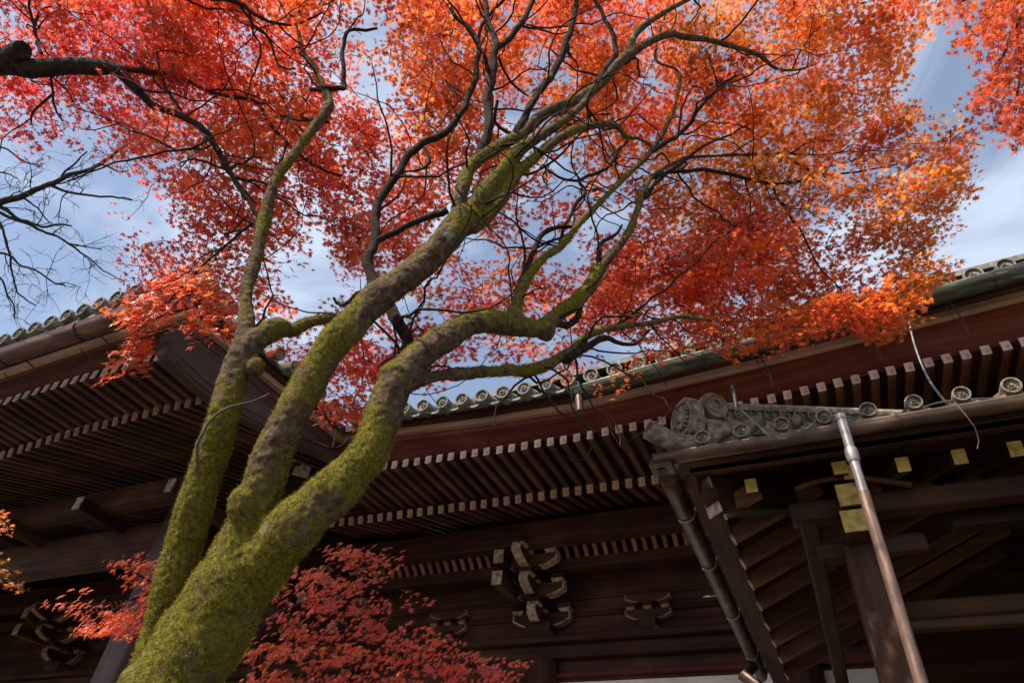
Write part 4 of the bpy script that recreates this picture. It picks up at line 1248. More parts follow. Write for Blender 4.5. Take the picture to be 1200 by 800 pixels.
BRANCHES = [
 [(473, 416, 16, 3.42), (475, 400, 14.5, 3.5), (463, 371, 15, 3.62), (444, 345, 14, 3.75), (435, 334, 13, 3.8), (431, 316, 12, 3.88), (439, 285, 10.5, 4.0), (437, 266, 10, 4.1), (444, 234, 10, 4.25), (467, 200, 9.5, 4.4), (487, 174, 9, 4.5), (517, 160, 8.5, 4.65), (540, 133, 8, 4.8), (555, 97, 7, 5.0), (560, 60, 6, 5.2), (555, 40, 5.5, 5.3), (533, 17, 5, 5.4), (520, -3, 4.2, 5.5)],
 [(440, 282, 8, 4.02), (466, 270, 7, 4.02), (484, 260, 7, 4.0), (508, 254, 8, 3.96), (526, 246, 9, 3.96)],
 [(560, 60, 4, 5.2), (565, 28, 4, 5.4), (590, 0, 4, 5.5)],
 [(555, 192, 12, 4.2), (564, 173, 12, 4.3), (571, 153, 11.5, 4.4), (572, 117, 10.5, 4.6), (577, 75, 10, 4.85), (582, 56, 8.5, 4.95), (573, 27, 6.5, 5.15), (568, -4, 6, 5.3)],
 [(581, 58, 7, 4.95), (603, 38, 7, 5.05), (615, 20, 6.5, 5.15), (624, -3, 6, 5.3)],
 [(606, 160, 10, 4.42), (614, 142, 9.5, 4.5), (630, 113, 9, 4.7), (653, 77, 8.5, 4.95), (667, 37, 7.5, 5.15), (675, -3, 6, 5.4)],
 [(700, 98, 8, 4.85), (711, 80, 7.5, 4.95), (722, 67, 6, 5.05), (720, 46, 5.5, 5.15), (710, 20, 5, 5.3), (697, -3, 4, 5.4)],
 [(762, 178, 5.5, 4.95), (783, 166, 6, 5.0), (800, 152, 5.5, 5.1), (820, 130, 5, 5.2), (837, 107, 4, 5.35), (863, 88, 3, 5.5)],
 [(750, 237, 5, 4.85), (775, 210, 4.5, 4.95), (800, 188, 4, 5.05), (827, 170, 3, 5.2), (877, 147, 2, 5.4)],
 [(764, 208, 5, 5.0), (800, 199, 4.5, 5.1), (850, 203, 4.5, 5.2), (907, 215, 4, 5.3), (953, 209, 3, 5.4)],
 [(905, 214, 3.5, 5.3), (909, 233, 3, 5.25), (933, 263, 2.6, 5.2), (953, 300, 2, 5.1), (983, 340, 1.6, 5.0)],
 [(917, 181, 3, 5.5), (967, 203, 3, 5.5), (1017, 200, 2, 5.55), (1050, 192, 2, 5.6)],
 [(613, 330, 8, 3.98), (618, 308, 7, 4.1), (628, 285, 6.5, 4.3), (645, 270, 6, 4.4), (672, 266, 4, 4.5)],
 [(655, 290, 4.5, 4.3), (663, 262, 4, 4.6), (687, 227, 4, 4.8), (678, 213, 4, 4.9), (710, 197, 4, 5.0), (733, 167, 3, 5.2)],
 [(678, 213, 3.5, 4.9), (653, 208, 3, 4.95), (635, 193, 3, 5.0)],
 [(686, 400, 9, 4.18), (663, 423, 11, 4.0), (687, 407, 9, 4.12), (710, 395, 7.5, 4.22), (730, 403, 5, 4.32), (750, 400, 3.5, 4.42), (763, 388, 3, 4.5)],
 [(700, 305, 8, 4.45), (702, 287, 5.5, 4.55), (720, 278, 4, 4.65), (729, 262, 3, 4.75)],
 [(650, 375, 9, 4.02), (664, 382, 8, 4.1), (680, 371, 8, 4.15), (683, 360, 4, 4.2)],
 [(724, 380, 4, 4.36), (767, 347, 3, 4.5), (800, 323, 2.4, 4.6), (843, 280, 1.6, 4.8)],
 [(430, 345, 8, 3.85), (416, 343, 5.5, 3.92), (402, 357, 4.5, 4.0), (392, 349, 3, 4.1)],
 [(478, 395, 5, 3.5), (486, 380, 4, 3.7), (478, 372, 2, 3.8)],
 [(463, 420, 3, 3.35), (463, 398, 3, 3.45), (460, 380, 2, 3.6)],
 [(470, 418, 3, 3.35), (448, 425, 2.6, 3.5), (441, 435, 2, 3.6)],
 [(400, 103, 4, 4.7), (403, 103, 6, 4.75), (402, 67, 5, 4.9), (405, 42, 4.5, 5.0), (420, 34, 4, 5.1), (442, 33, 3, 5.2)],
 [(378, 106, 8, 4.7), (400, 103, 6, 4.75)],
 [(347, 18, 4.5, 5.2), (363, 4, 4, 5.3), (372, -8, 3, 5.4)], [(347, 18, 3.5, 5.2), (333, 7, 3, 5.25), (322, -6, 2, 5.3)],
 [(380, 108, 5, 4.7), (366, 106, 5, 4.75)],
 [(385, 142, 4, 4.6), (358, 140, 3, 4.7), (330, 136, 2, 4.8)],
 [(348, 176, 3, 4.35), (365, 192, 3, 4.5), (400, 206, 2.4, 4.7)],
 [(300, 265, 3, 4.0), (288, 254, 3, 4.05), (270, 272, 2, 4.1)],
 [(585, 68, 3, 5.0), (598, 98, 3, 5.1), (618, 112, 2, 5.1)],
 [(520, 90, 2, 5.2), (533, 108, 3, 5.0), (560, 128, 2.5, 4.8)],
 [(583, 118, 4, 4.6), (580, 140, 4, 4.55), (600, 156, 4, 4.5)],
 [(497, 176, 4, 4.5), (502, 190, 3.5, 4.4), (485, 200, 3, 4.45), (470, 203, 2, 4.6)],
]
main_tree = thing('maple_tree', (-3.1, 2.75, 0), 'large maple with three mossy leaning stems and wide orange and red crown', 'maple tree')
root = Vector((-3.10, 2.78, -.1))
p0 = P(180, 845, 2.72)
mb = MB()
tr_pts = []
base_c = catmull([(root, .40), (Vector((-3.06, 2.72, .35)), .27), (Vector((-2.96, 2.60, 1.1)), .235), (p0, 112 * 2.72 / FPX / 2), (P(207, 800, 2.8), 106 * 2.8 / FPX / 2)], .05)
mb.tube([p for p, r in base_c], [r for p, r in base_c], 24)
for k in range(6):      # root flare
    a = k * 1.05 + .3
    e = root + Vector((math.cos(a), math.sin(a), 0)) * random.uniform(.55, .8)
    rr = catmull([(Vector((-3.04, 2.70, .5)), .14), (root + (e - root) * .5 + Vector((0, 0, .22)), .11), (e + Vector((0, 0, .02)), .05)], .05)
    mb.tube([p for p, r in rr], [r for p, r in rr], 10)
b2 = catmull([(Vector((-2.95, 2.66, .9)), .16), (Vector((-2.88, 2.55, 1.6)), .15), (P(170, 800, 2.95), 46 * 2.95 / FPX / 2)], .05)
mb.tube([p for p, r in b2], [r for p, r in b2], 18)
skel = Skeleton()
for st in STEMS:
    rs = catmull([(P(u, v, D), w * D / FPX / 2) for (u, v, w, D) in st], .04)
    pts = []; rad = []
    for q, r in rs:
        pts.append(q + Vector(noise.noise_vector(q * 3.2)) * min(.02, r * .35))
        rad.append(max(r * (1 + .13 * noise.noise(q * 6.5)) * .985, .006))
    mb.tube(pts, rad, 18 if st[0][2] > 15 else 12)
    skel.add(pts, rad)
# swellings, burrs and collars
for (u, v, D, r) in ((288, 590, 3.0, .09), (326, 385, 3.6, .062), (640, 388, 3.97, .062), (466, 440, 3.27, .088), (383, 112, 4.68, .04), (602, 374, 3.8, .07), (698, 318, 4.42, .045), (300, 430, 3.42, .05), (545, 258, 3.92, .10), (246, 540, 3.22, .08)):
    c = P(u, v, D)
    mb.tube([c + Vector((0, 0, -r)), c + Vector((0, 0, -r * .7)), c, c + Vector((0, 0, r * .7)), c + Vector((0, 0, r))], [r * .2, r * .72, r, r * .72, r * .2], 12)
trunk = mb.build('trunk', BARK_MOSS, main_tree)
md = trunk.modifiers.new('fuse', 'REMESH'); md.mode = 'VOXEL'; md.voxel_size = .0095; md.use_smooth_shade = True
dg_ = bpy.context.evaluated_depsgraph_get()
me2 = bpy.data.meshes.new_from_object(trunk.evaluated_get(dg_))
trunk.modifiers.clear()
trunk.data = me2
me2.name = 'trunk'
nvv = len(me2.vertices)
co = np.zeros(nvv * 3, np.float32); me2.vertices.foreach_get('co', co); co = co.reshape(-1, 3)
# two light smoothing passes along the edges
ed = np.zeros(len(me2.edges) * 2, np.int32); me2.edges.foreach_get('vertices', ed); ed = ed.reshape(-1, 2)
for it in range(5):
    acc = np.zeros_like(co); cnt = np.zeros(nvv)
    np.add.at(acc, ed[:, 0], co[ed[:, 1]]); np.add.at(acc, ed[:, 1], co[ed[:, 0]])
    np.add.at(cnt, ed[:, 0], 1); np.add.at(cnt, ed[:, 1], 1)
    co = co * .45 + acc / cnt[:, None] * .55
me2.vertices.foreach_set('co', co.ravel().astype(np.float32)); me2.update()
nr_ = np.zeros(nvv * 3, np.float32); me2.vertices.foreach_get('normal', nr_); nr_ = nr_.reshape(-1, 3)
disp = np.zeros(nvv)
for i in range(nvv):
    q = Vector(co[i])
    disp[i] = .010 * noise.noise(q * 5.5) + .007 * noise.noise(Vector((q.x, q.y, q.z * .5)) * 16) + .0065 * noise.noise(q * 38)
fade = np.clip((co[:, 2] - 0) * 0 + 1, 0, 1)
# thin limbs move less
dcam = np.linalg.norm(co - np.array([0, 0, HC]), axis=1)
fade = np.interp(dcam, [3.5, 5.5], [1.0, .3])
co = co + nr_ * (disp * fade)[:, None]
me2.vertices.foreach_set('co', co.ravel().astype(np.float32))
me2.polygons.foreach_set('use_smooth', [True] * len(me2.polygons))
me2.materials.clear(); me2.materials.append(BARK_MOSS)
me2.update()
print('trunk verts', nvv)

# moss cover stored per vertex: thicker low down, on upper sides and in patches
me2.vertices.foreach_get('normal', nr_f := np.zeros(nvv * 3, np.float32)); nr_ = nr_f.reshape(-1, 3)
moss = np.zeros(nvv)
for i in range(nvv):
    q = Vector(co[i])
    n_ = noise.fractal(Vector((q.x, q.y, q.z * .55)) * 3.6, .9, 2.1, 4) * .55 + .25 * noise.noise(q * 22)
    moss[i] = n_ + .30 * nr_[i, 2] + float(np.interp(q.z, [1.5, 2.9, 3.3, 3.9, 4.6, 5.4, 6.5], [.44, .42, .24, .12, .24, .22, .04]))
moss = np.clip((moss + .03) / .34, 0, 1)
at = me2.attributes.new('moss', 'FLOAT', 'POINT'); at.data.foreach_set('value', moss.astype(np.float32))
tri_v = []; tri_t = []
cand = np.where((moss > .35) & (dcam < 5.2) & (co[:, 2] > 1.2))[0]
pick = rng.choice(cand, size=min(len(cand) * 3, 150000), replace=True)
base_p = co[pick] + rng.normal(0, .004, (len(pick), 3))
nn_ = nr_[pick]
tl_ = rng.uniform(.004, .011, len(pick)) * (.5 + .6 * moss[pick])
dv = nn_ + rng.normal(0, .55, nn_.shape); dv /= np.linalg.norm(dv, axis=1, keepdims=True)
sd_ = np.cross(dv, rng.normal(size=dv.shape)); sd_ /= np.linalg.norm(sd_, axis=1, keepdims=True)
w_ = rng.uniform(.0008, .0017, len(pick))[:, None]
tv_ = np.stack([base_p - sd_ * w_ - nn_ * .002, base_p + sd_ * w_ - nn_ * .002, base_p + dv * tl_[:, None]], 1).reshape(-1, 3)
mm = bpy.data.meshes.new('moss')
mm.vertices.add(len(tv_)); mm.vertices.foreach_set('co', tv_.astype(np.float32).ravel())
mm.loops.add(len(tv_)); mm.loops.foreach_set('vertex_index', np.arange(len(tv_), dtype=np.int32))
mm.polygons.add(len(pick)); mm.polygons.foreach_set('loop_start', (np.arange(len(pick)) * 3).astype(np.int32))
mm.update(calc_edges=True)
MOSS = mottled('moss_tuft', ((0.075, 0.050, 0.010), (0.23, 0.19, 0.018), (0.50, 0.43, 0.045)), 7, .95, bump=0.0)
MOSS.node_tree.nodes['Principled BSDF'].inputs['Specular IOR Level'].default_value = 0.1
mm.materials.append(MOSS)
mo = bpy.data.objects.new('moss', mm); COL.objects.link(mo); mo.parent = main_tree; mo['kind'] = 'stuff'

# branches
bmb, res = branches_mesh('branches', BRANCHES, BARK_BR, main_tree, wig=.028, n=9)
for rs in res: skel.add([p for p, r in rs], [r for p, r in rs])

def in_poly(u, v, poly):
    c = False; n = len(poly)
    for i in range(n):
        x1, y1 = poly[i]; x2, y2 = poly[(i + 1) % n]
        if (y1 > v) != (y2 > v) and u < (x2 - x1) * (v - y1) / (y2 - y1) + x1: c = not c
    return c
def poly_clusters(poly, N, D0, dj, tf):
    us = [p[0] for p in poly]; vs_ = [p[1] for p in poly]; out = []; tn = []
    while len(out) < N:
        u, v = rng.uniform(min(us), max(us)), rng.uniform(min(vs_), max(vs_))
        if in_poly(u, v, poly):
            q = P(u, v, (D0(u, v) if callable(D0) else D0) + rng.uniform(-dj, dj)); out.append(np.array(q)); tn.append(tf(u, v) + .12 * noise.noise(q * 3))
    return np.array(out), np.array(tn)
def sample_clusters(N, test, tree):
    out = []; tn = []
    tries = 0
    while len(out) < N and tries < N * 60:
        tries += 1
        u, v = rng.uniform(-60, 1150), rng.uniform(-70, 500)
        uu, vv = min(max(u, 3), 1197), max(v, 3)
        if not test(u, v): continue
        c = cover(uu, vv)
        if rng.uniform() > c ** 1.7: continue
        D = idw(DPTS, u, v) + rng.uniform(-.35, .85)
        q = P(u, v, D)
        q.z = (math.floor(q.z / .30 + .5) * .30) * .75 + q.z * .25 + .08 * noise.noise(q * 1.1)
        gn = noise.noise(q * 1.7) + .6 * noise.noise(q * 4.2)
        if gn < -.16 + .12 * (1 - c): continue
        out.append(np.array(q)); tn.append(.04 + idw(TPTS, u, v) + .25 * noise.noise(q * 1.6))
    return np.array(out), np.array(tn)
split = lambda u, v: 262 + 26 * math.sin(v * .031) 
cm, tm = sample_clusters(2200, lambda u, v: u > split(u, v) and not (v > 330 and u < 300), 'main')
far = np.array([ (skel.near(c)[1]) for c in cm])
ce1, te1 = poly_clusters([(800, 392), (900, 372), (1000, 350), (1075, 325), (1068, 362), (1036, 394), (1012, 392), (985, 376), (930, 402), (860, 408)], 80, lambda u, v: 4.9, .3, lambda u, v: .44 + (u - 850) * .0012)
ce2, te2 = poly_clusters([(720, 280), (900, 250), (930, 360), (760, 405), (700, 380)], 130, lambda u, v: 5.3, .4, lambda u, v: .36)
ce3, te3 = poly_clusters([(330, 398), (400, 384), (462, 398), (448, 440), (425, 492), (392, 478), (372, 440)], 34, lambda u, v: 4.3, .3, lambda u, v: .30)
ce4, te4 = poly_clusters([(395, 240), (440, 250), (560, 322), (600, 370), (520, 350), (470, 345), (400, 300)], 40, lambda u, v: 5.0, .4, lambda u, v: .34)
cm = np.vstack([cm, ce1, ce2, ce3, ce4]); tm = np.concatenate([tm, te1, te2, te3, te4])
side_shoots(skel, bmb, 170, None)
grow_twigs(skel, cm, bmb, .0040)
bmb.build('branches', BARK_BR, main_tree)
pos, nr, sz, tn = cluster_leaves(cm, tm, 32, .165, .068, jit=.42, drop=.03, flat=.22)
build_leaves('crown', pos, nr, sz, tn, LEAF, main_tree, 7)
print('main leaves', len(pos))
keep(main_tree)

# ---- vine on the left stem
mb = MB()
vp = [(229, 556, 2.6, 3.06), (232, 543, 4.2, 3.05), (232, 522, 4.2, 3.06), (241, 500, 3.8, 3.10), (251, 487, 3.4, 3.13), (270, 477, 3, 3.16), (296, 470, 2.4, 3.2), (316, 461, 1.6, 3.3)]
rs = catmull([(P(u, v, D - .02), w * D / FPX / 2) for (u, v, w, D) in vp], .03)
mb.tube([p + Vector(noise.noise_vector(p * 20)) * .006 for p, r in rs], [r for p, r in rs], 7)
tag(mb.build('vine', mottled('vine_bark', ((.035, .024, .02), (.075, .052, .042), (.13, .10, .08)), 20, .9), None), 'bare grey vine stem curling across the left mossy stem', 'vine')
# bare twigs between the middle and right stems with a few leaves
mb = MB(); tw = [[(350, 512, 4, 3.0), (372, 520, 3, 3.3), (390, 525, 3, 3.4), (403, 520, 3, 3.5), (412, 505, 2.4, 3.6)], [(390, 525, 3, 3.4), (392, 505, 2.6, 3.5), (383, 490, 2.4, 3.55), (378, 480, 2, 3.6)], [(403, 520, 2, 3.5), (401, 508, 2, 3.55), (395, 500, 1.6, 3.6)]]
for br in tw:
    rs = catmull([(P(u, v, D), w * D / FPX / 2) for (u, v, w, D) in br], .03); mb.tube([p for p, r in rs], [r for p, r in rs], 6)
ts = mb.build('side_twig', BARK_BR, None)
ts.parent = main_tree; ts.matrix_parent_inverse = Matrix.Translation(main_tree.location).inverted()

# ---- maple on the left: dark limb entering the frame
left_tree = thing('maple_tree', (-7.6, .9, 0), 'crimson maple whose thick dark limb reaches in from the left near the top', 'maple tree')
LB = [
 [(-60, 92, 32, 4.5), (0, 72, 30, 4.5), (27, 79, 24, 4.5), (57, 80, 21, 4.5), (100, 78, 19, 4.5), (133, 79, 16, 4.5), (150, 93, 12, 4.5), (170, 113, 9, 4.5), (187, 128, 7.5, 4.5), (217, 137, 7, 4.5), (247, 160, 7.5, 4.45), (264, 193, 6.5, 4.4), (284, 223, 5.5, 4.3), (304, 258, 5, 4.2)],
 [(8, 74, 26, 4.5), (20, 62, 25, 4.45), (26, 58, 20, 4.4)],
 [(135, 80, 9, 4.5), (175, 84, 6, 4.6), (215, 92, 5, 4.8), (260, 112, 4, 4.9), (300, 118, 4, 5.0), (317, 147, 4, 4.95), (340, 173, 3, 4.9), (353, 187, 3, 4.85)],
 [(217, 137, 4, 4.5), (197, 107, 3.5, 4.6), (186, 74, 3, 4.7), (181, 40, 2.5, 4.8), (173, 0, 2, 4.9)],
 [(47, 62, 4, 4.5), (38, 27, 3, 4.7), (33, -3, 3, 4.8)], [(40, 30, 3, 4.7), (45, 12, 2, 4.8), (60, 8, 2, 4.8)],
 [(100, -30, 9, 4.8), (160, -12, 9, 4.8), (213, -4, 8, 4.8), (277, 0, 6, 4.8), (297, 15, 4.5, 4.8), (315, 27, 4, 4.8), (343, 32, 3, 4.9)],
 [(283, 6, 4, 4.8), (297, 30, 3, 4.8), (313, 42, 3, 4.85), (327, 75, 2, 4.9), (345, 80, 2, 4.9)],
 [(255, 175, 3, 4.4), (268, 203, 3, 4.5), (300, 238, 2, 4.5)],
 [(62, 110, 3, 4.5), (40, 130, 3, 4.5), (38, 145, 2, 4.5)], [(62, 90, 3, 4.5), (63, 118, 2.6, 4.5), (72, 140, 2, 4.5)],
 [(277, 274, 3, 4.1), (247, 303, 2.8, 3.98), (222, 330, 2.4, 3.95), (197, 354, 2, 3.9)], [(302, 258, 4, 4.2), (277, 274, 3, 4.1)],
 [(222, 330, 2, 3.95), (228, 352, 2, 3.9), (236, 372, 1.6, 3.9)],
]
lmb, res = branches_mesh('b', LB, BARK_DARK, left_tree, wig=.02, n=10)
skl = Skeleton()
for rs in res: skl.add([p for p, r in rs], [r for p, r in rs])
e0 = P(-60, 92, 4.5); e1 = P(-30, -30, 5.0)
tb = MB()
tr = catmull([(Vector((-7.6, .9, -.05)), .33), (Vector((-7.55, .95, 1.2)), .25), (Vector((-7.3, 1.0, 3.0)), .20), (e0 + Vector((-.9, -.05, -.5)), .15), (e0 + Vector((-.35, 0, -.08)), .11), (e0, .095)], .08)
tb.tube([p + Vector(noise.noise_vector(p * 2)) * .03 for p, r in tr], [r for p, r in tr], 16)
tr = catmull([(Vector((-7.3, 1.0, 3.0)), .14), (P(-120, -20, 4.8), .09), (P(-60, -40, 4.8), .07), (P(100, -30, 4.8), .03)], .08)
tb.tube([p + Vector(noise.noise_vector(p * 2)) * .03 for p, r in tr], [r for p, r in tr], 10)
tb.build('trunk', BARK_DARK, left_tree)
cl, tl = sample_clusters(640, lambda u, v: u <= split(u, v) or (v > 330 and u < 300), 'left')
# the hanging spray before the roof corner
from_poly = [(196, 322), (250, 306), (283, 372), (262, 400), (240, 386), (224, 402), (210, 372), (190, 372), (186, 420), (170, 430), (128, 440), (122, 424), (150, 395), (132, 362), (160, 345)]
csp, tsp = poly_clusters(from_poly, 85, 3.95, .14, lambda u, v: .36)
side_shoots(skl, lmb, 70, None)
grow_twigs(skl, cl, lmb, .0038)
grow_twigs(skl, csp, lmb, .0022, droop=.2)
lmb.build('branches', BARK_DARK, left_tree)
pos, nr, sz, tn = cluster_leaves(cl, tl, 31, .16, .062, jit=.42, drop=.03, flat=.22)
pos2, nr2, sz2, tn2 = cluster_leaves(csp, tsp, 12, .065, .072, n0=(.2, -.85, .55), jit=.30, flat=1.2, drop=.05, nvar=3)
build_leaves('crown', pos, nr, sz, tn, LEAF, left_tree, 5)
build_leaves('hanging_spray', pos2, nr2, sz2, tn2, LEAF, left_tree, 7)
keep(left_tree)

# ---- maple at the top right corner
rt = thing('maple_tree', (5.6, 3.2, 0), 'dark red maple spray hanging into the top right corner of the view', 'maple tree')
C1 = [[(1330, -120, 20, 5.2), (1260, -40, 12, 5.1), (1210, 5, 8, 5.0), (1190, 30, 5, 5.0), (1178, 60, 4, 5.0), (1165, 90, 2.4, 5.0)], [(1210, 5, 5, 5.0), (1150, -4, 4, 5.0), (1125, 3, 2.5, 5.0)], [(1190, 30, 4, 5.0), (1196, 80, 3, 5.0), (1188, 130, 2, 5.0)]]
cmb, res = branches_mesh('b', C1, BARK_DARK, rt, n=8)
skc = Skeleton()
for rs in res: skc.add([p for p, r in rs], [r for p, r in rs])
tb = MB(); e0 = P(1330, -120, 5.2)
tr = catmull([(Vector((5.6, 3.2, -.05)), .3), (Vector((5.6, 3.15, 1.5)), .22), (Vector((5.4, 3.0, 4.0)), .16), (e0, .07)], .1)
tb.tube([p + Vector(noise.noise_vector(p * 2)) * .03 for p, r in tr], [r for p, r in tr], 14); tb.build('trunk', BARK_DARK, rt)
cc, tcx = poly_clusters([(1115, -40), (1118, 12), (1122, 45), (1130, 72), (1150, 88), (1140, 120), (1158, 140), (1168, 168), (1200, 160), (1260, 150), (1280, -40)], 175, 5.0, .45, lambda u, v: .50 - .0026 * v)
grow_twigs(skc, cc, cmb, .0034); cmb.build('branches', BARK_DARK, rt)
pos, nr, sz, tn = cluster_leaves(cc, tcx, 22, .13, .070, jit=.55, drop=.05)
build_leaves('crown', pos, nr, sz, tn, LEAF, rt, 7, toward=(.42, .09, .03)); keep(rt)

# ---- small red maple behind the trunk
st = thing('small_maple', (-2.75, 4.15, 0), 'small low maple with bright coral red layered leaves growing behind the mossy trunk', 'maple tree')
D1 = [[(292, 830, 17, 4.1), (299, 780, 17, 4.1), (301, 755, 17, 4.1), (297, 738, 16, 4.1), (284, 720, 12, 4.15), (250, 700, 8, 4.2), (200, 690, 5, 4.25), (160, 700, 3.5, 4.3), (110, 728, 2.4, 4.3)],
      [(298, 770, 8, 4.1), (318, 761, 5, 4.2), (340, 763, 5, 4.3), (365, 775, 4, 4.4), (420, 782, 3, 4.5), (500, 775, 2.4, 4.6), (580, 775, 1.8, 4.7)],
      [(300, 745, 8, 4.1), (330, 715, 5, 4.3), (380, 700, 4, 4.4), (420, 680, 3, 4.5), (450, 660, 2, 4.5)],
      [(330, 762, 4, 4.2), (380, 745, 3, 4.4), (440, 735, 2.6, 4.5), (500, 755, 2, 4.6)], [(200, 690, 3, 4.25), (175, 680, 2.4, 4.3), (150, 665, 1.8, 4.3)]]
dmb, res = branches_mesh('b', D1, BARK_DARK, st, n=8)
skd = Skeleton()
for rs in res: skd.add([p for p, r in rs], [r for p, r in rs])
e0 = P(292, 830, 4.1); tb = MB()
tr = catmull([(Vector((-2.75, 4.15, -.05)), .10), (Vector((-2.72, 4.1, .8)), .065), (e0 + Vector((0, 0, -.1)), .047), (e0, .045)], .05)
tb.tube([p for p, r in tr], [r for p, r in tr], 12); tb.build('trunk', BARK_DARK, st)
PD = [(300, 805), (306, 712), (318, 680), (345, 668), (372, 652), (408, 645), (432, 636), (466, 662), (478, 690), (482, 712), (462, 722), (470, 738), (500, 742), (530, 742), (556, 762), (600, 770), (592, 790), (596, 830), (300, 830)]
cd_, td = poly_clusters(PD, 175, lambda u, v: 4.1 + (u - 300) * .0012, .35, lambda u, v: .36 - .12 * ((u - 300) / 300) + .10 * math.sin(v * .06))
pl = []
tl2 = []
for (pol, n) in (([(132, 655), (165, 655), (196, 668), (196, 700), (176, 698), (150, 676), (132, 672)], 10), ([(72, 712), (98, 700), (124, 712), (158, 706), (196, 686), (196, 716), (170, 742), (140, 742), (118, 738), (95, 748), (74, 730)], 30)):
    a, b_ = poly_clusters(pol, n, 4.25, .15, lambda u, v: .38); pl.append(a); tl2.append(b_)
cd_ = np.vstack([cd_] + pl); td = np.concatenate([td] + tl2)
grow_twigs(skd, cd_, dmb, .0025); dmb.build('branches', BARK_DARK, st)
pos, nr, sz, tn = cluster_leaves(cd_, td + .03, 21, .135, .060, n0=(-.2, -.85, .55), jit=.32, flat=.12, drop=.02, nvar=5)
build_leaves('crown', pos, nr, sz, tn, LEAF, st, 7, toward=(.88, .17, .10)); keep(st)

# ---- amber sprays at the left edge
et = thing('small_maple', (-5.6, 1.6, 0), 'faded amber orange maple twigs poking in at the left edge below the eave', 'maple tree')
E1 = [[(-120, 640, 14, 3.7), (-60, 620, 8, 3.7), (-20, 605, 4, 3.7), (15, 622, 2, 3.7)], [(-60, 620, 6, 3.7), (-10, 650, 3, 3.7), (25, 680, 1.8, 3.7)]]
emb, res = branches_mesh('b', E1, BARK_DARK, et, n=8)
ske = Skeleton()
for rs in res: ske.add([p for p, r in rs], [r for p, r in rs])
e0 = P(-120, 640, 3.7); tb = MB()
tr = catmull([(Vector((e0.x - .5, e0.y - .1, -.05)), .09), (Vector((e0.x - .4, e0.y, 1.2)), .06), (e0, .035)], .06)
et.location = (e0.x - .5, e0.y - .1, 0)
tb.tube([p for p, r in tr], [r for p, r in tr], 10); tb.build('trunk', BARK_DARK, et)
ce, te = poly_clusters([(-60, 580), (2, 590), (18, 608), (10, 618), (-50, 640)], 22, 3.7, .2, lambda u, v: .62)
c2, t2 = poly_clusters([(-50, 645), (4, 645), (16, 665), (36, 686), (10, 684), (-50, 680)], 24, 3.7, .2, lambda u, v: .78)
ce = np.vstack([ce, c2]); te = np.concatenate([te, t2])
grow_twigs(ske, ce, emb, .002); emb.build('branches', BARK_DARK, et)
pos, nr, sz, tn = cluster_leaves(ce, te, 16, .06, .036, n0=(.2, -.5, .8), jit=.5, flat=.5, drop=.02, nvar=4)
build_leaves('crown', pos, nr, sz, tn, LEAF, et, 5); keep(et)

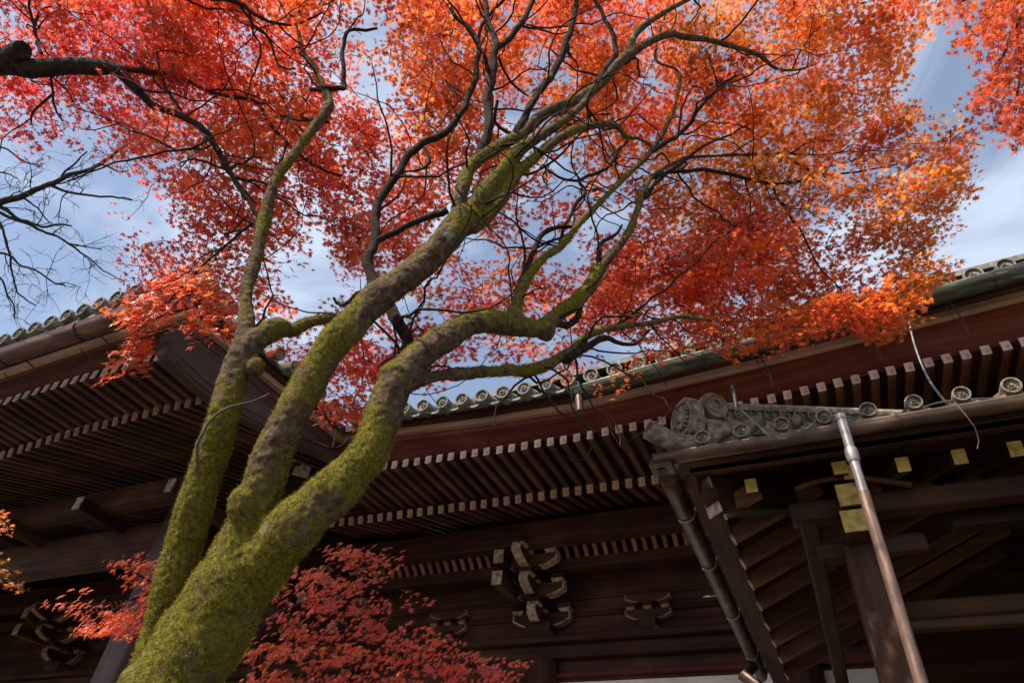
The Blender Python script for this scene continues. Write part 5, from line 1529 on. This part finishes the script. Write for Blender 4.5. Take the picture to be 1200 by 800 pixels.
# ---- bare tree on the left
bt = thing('bare_tree', (-13.5, 2.0, 0), 'leafless grey tree with fine twigs against the sky at the left edge', 'tree')
B1 = [[(-80, 262, 12, 7.5), (0, 236, 8.5, 7.5), (28, 229, 7.5, 7.5), (53, 219, 6.5, 7.5), (85, 205, 5, 7.5), (117, 193, 4.5, 7.5), (145, 172, 3.4, 7.5), (167, 155, 2, 7.5)],
      [(60, 219, 4, 7.5), (82, 225, 3, 7.5), (113, 231, 2.6, 7.5), (153, 232, 2, 7.5)],
      [(-60, 240, 7, 7.5), (0, 243, 5, 7.5), (20, 256, 4, 7.5), (45, 263, 3, 7.5), (84, 264, 2, 7.5)],
      [(-50, 280, 5, 7.5), (0, 297, 3, 7.5), (33, 313, 2.6, 7.5), (77, 337, 1.8, 7.5)],
      [(-20, 240, 5, 7.5), (20, 258, 3.4, 7.5), (50, 270, 3, 7.5), (80, 284, 2.8, 7.5), (102, 302, 2, 7.5), (120, 317, 1.6, 7.5), (142, 328, 1.2, 7.5)],
      [(80, 284, 2, 7.5), (120, 293, 1.5, 7.5)],
      [(-5, 250, 4, 7.5), (5, 275, 3, 7.5), (13, 304, 2.6, 7.5), (20, 340, 2, 7.5), (42, 358, 1.4, 7.5)],
      [(-20, 300, 3, 7.5), (0, 325, 2.6, 7.5), (12, 350, 2, 7.5), (17, 373, 1.6, 7.5)],
      [(117, 193, 2.5, 7.5), (143, 201, 2, 7.5), (150, 200, 1.4, 7.5)], [(68, 214, 3, 7.5), (82, 195, 2.4, 7.5), (103, 178, 1.6, 7.5)],
      [(28, 229, 3, 7.5), (45, 245, 2, 7.5), (62, 262, 1.5, 7.5)], [(-30, 190, 3, 7.5), (0, 173, 2.4, 7.5), (25, 187, 2, 7.5), (50, 195, 1.4, 7.5)], [(-30, 205, 2, 7.5), (0, 202, 2, 7.5), (22, 209, 1.4, 7.5)]]
bmb2, res = branches_mesh('b', B1, BARK_GREY, bt, wig=.03, n=6)
def fine(p, d, r, L, lev):
    n = 5; pts = [p]; q = p.copy(); dd = d.normalized()
    for i in range(n):
        dd = (dd + Vector(rng.normal(size=3)) * .24).normalized(); q = q + dd * (L / n); pts.append(q.copy())
    bmb2.tube(pts, list(np.linspace(r, r * .4, n + 1)), 4, cap=False)
    if lev > 0:
        for k in range(3):
            i = int(rng.integers(1, n + 1)); fine(pts[i], (dd + Vector(rng.normal(size=3)) * .75), r * .62, L * .6, lev - 1)
for rs in res:
    Ls = sum((rs[i + 1][0] - rs[i][0]).length for i in range(len(rs) - 1))
    for k in range(int(Ls / .26)):
        i = int(rng.integers(len(rs) // 4, len(rs) - 1)); p, r = rs[i]
        t = (rs[i + 1][0] - p)
        fine(p, t.normalized() + Vector(rng.normal(size=3)) * .8, min(r * .5, .008), rng.uniform(.18, .5), 2)
bmb2.build('branches', BARK_GREY, bt)
e0 = P(-80, 262, 7.5); tb = MB()
bt.location = (e0.x - 1.6, e0.y - .3, 0)
tr = catmull([(Vector((e0.x - 1.6, e0.y - .3, -.05)), .28), (Vector((e0.x - 1.6, e0.y - .3, 2.2)), .2), (Vector((e0.x - 1.0, e0.y - .1, e0.z - 1.2)), .12), (e0, .06)], .1)
tb.tube([p + Vector(noise.noise_vector(p * 1.5)) * .04 for p, r in tr], [r for p, r in tr], 14)
for (u, v) in ((-60, 240), (-50, 280), (-20, 300), (-30, 190), (-30, 205), (-20, 240)):
    rs = catmull([(Vector((e0.x - 1.2, e0.y - .15, e0.z - 1.6)), .05), ((P(u, v, 7.5) + e0) / 2 + Vector((-.3, 0, -.3)), .03), (P(u, v, 7.5), .02)], .1)
    tb.tube([p for p, r in rs], [r for p, r in rs], 6)
tb.build('trunk', BARK_GREY, bt); keep(bt)
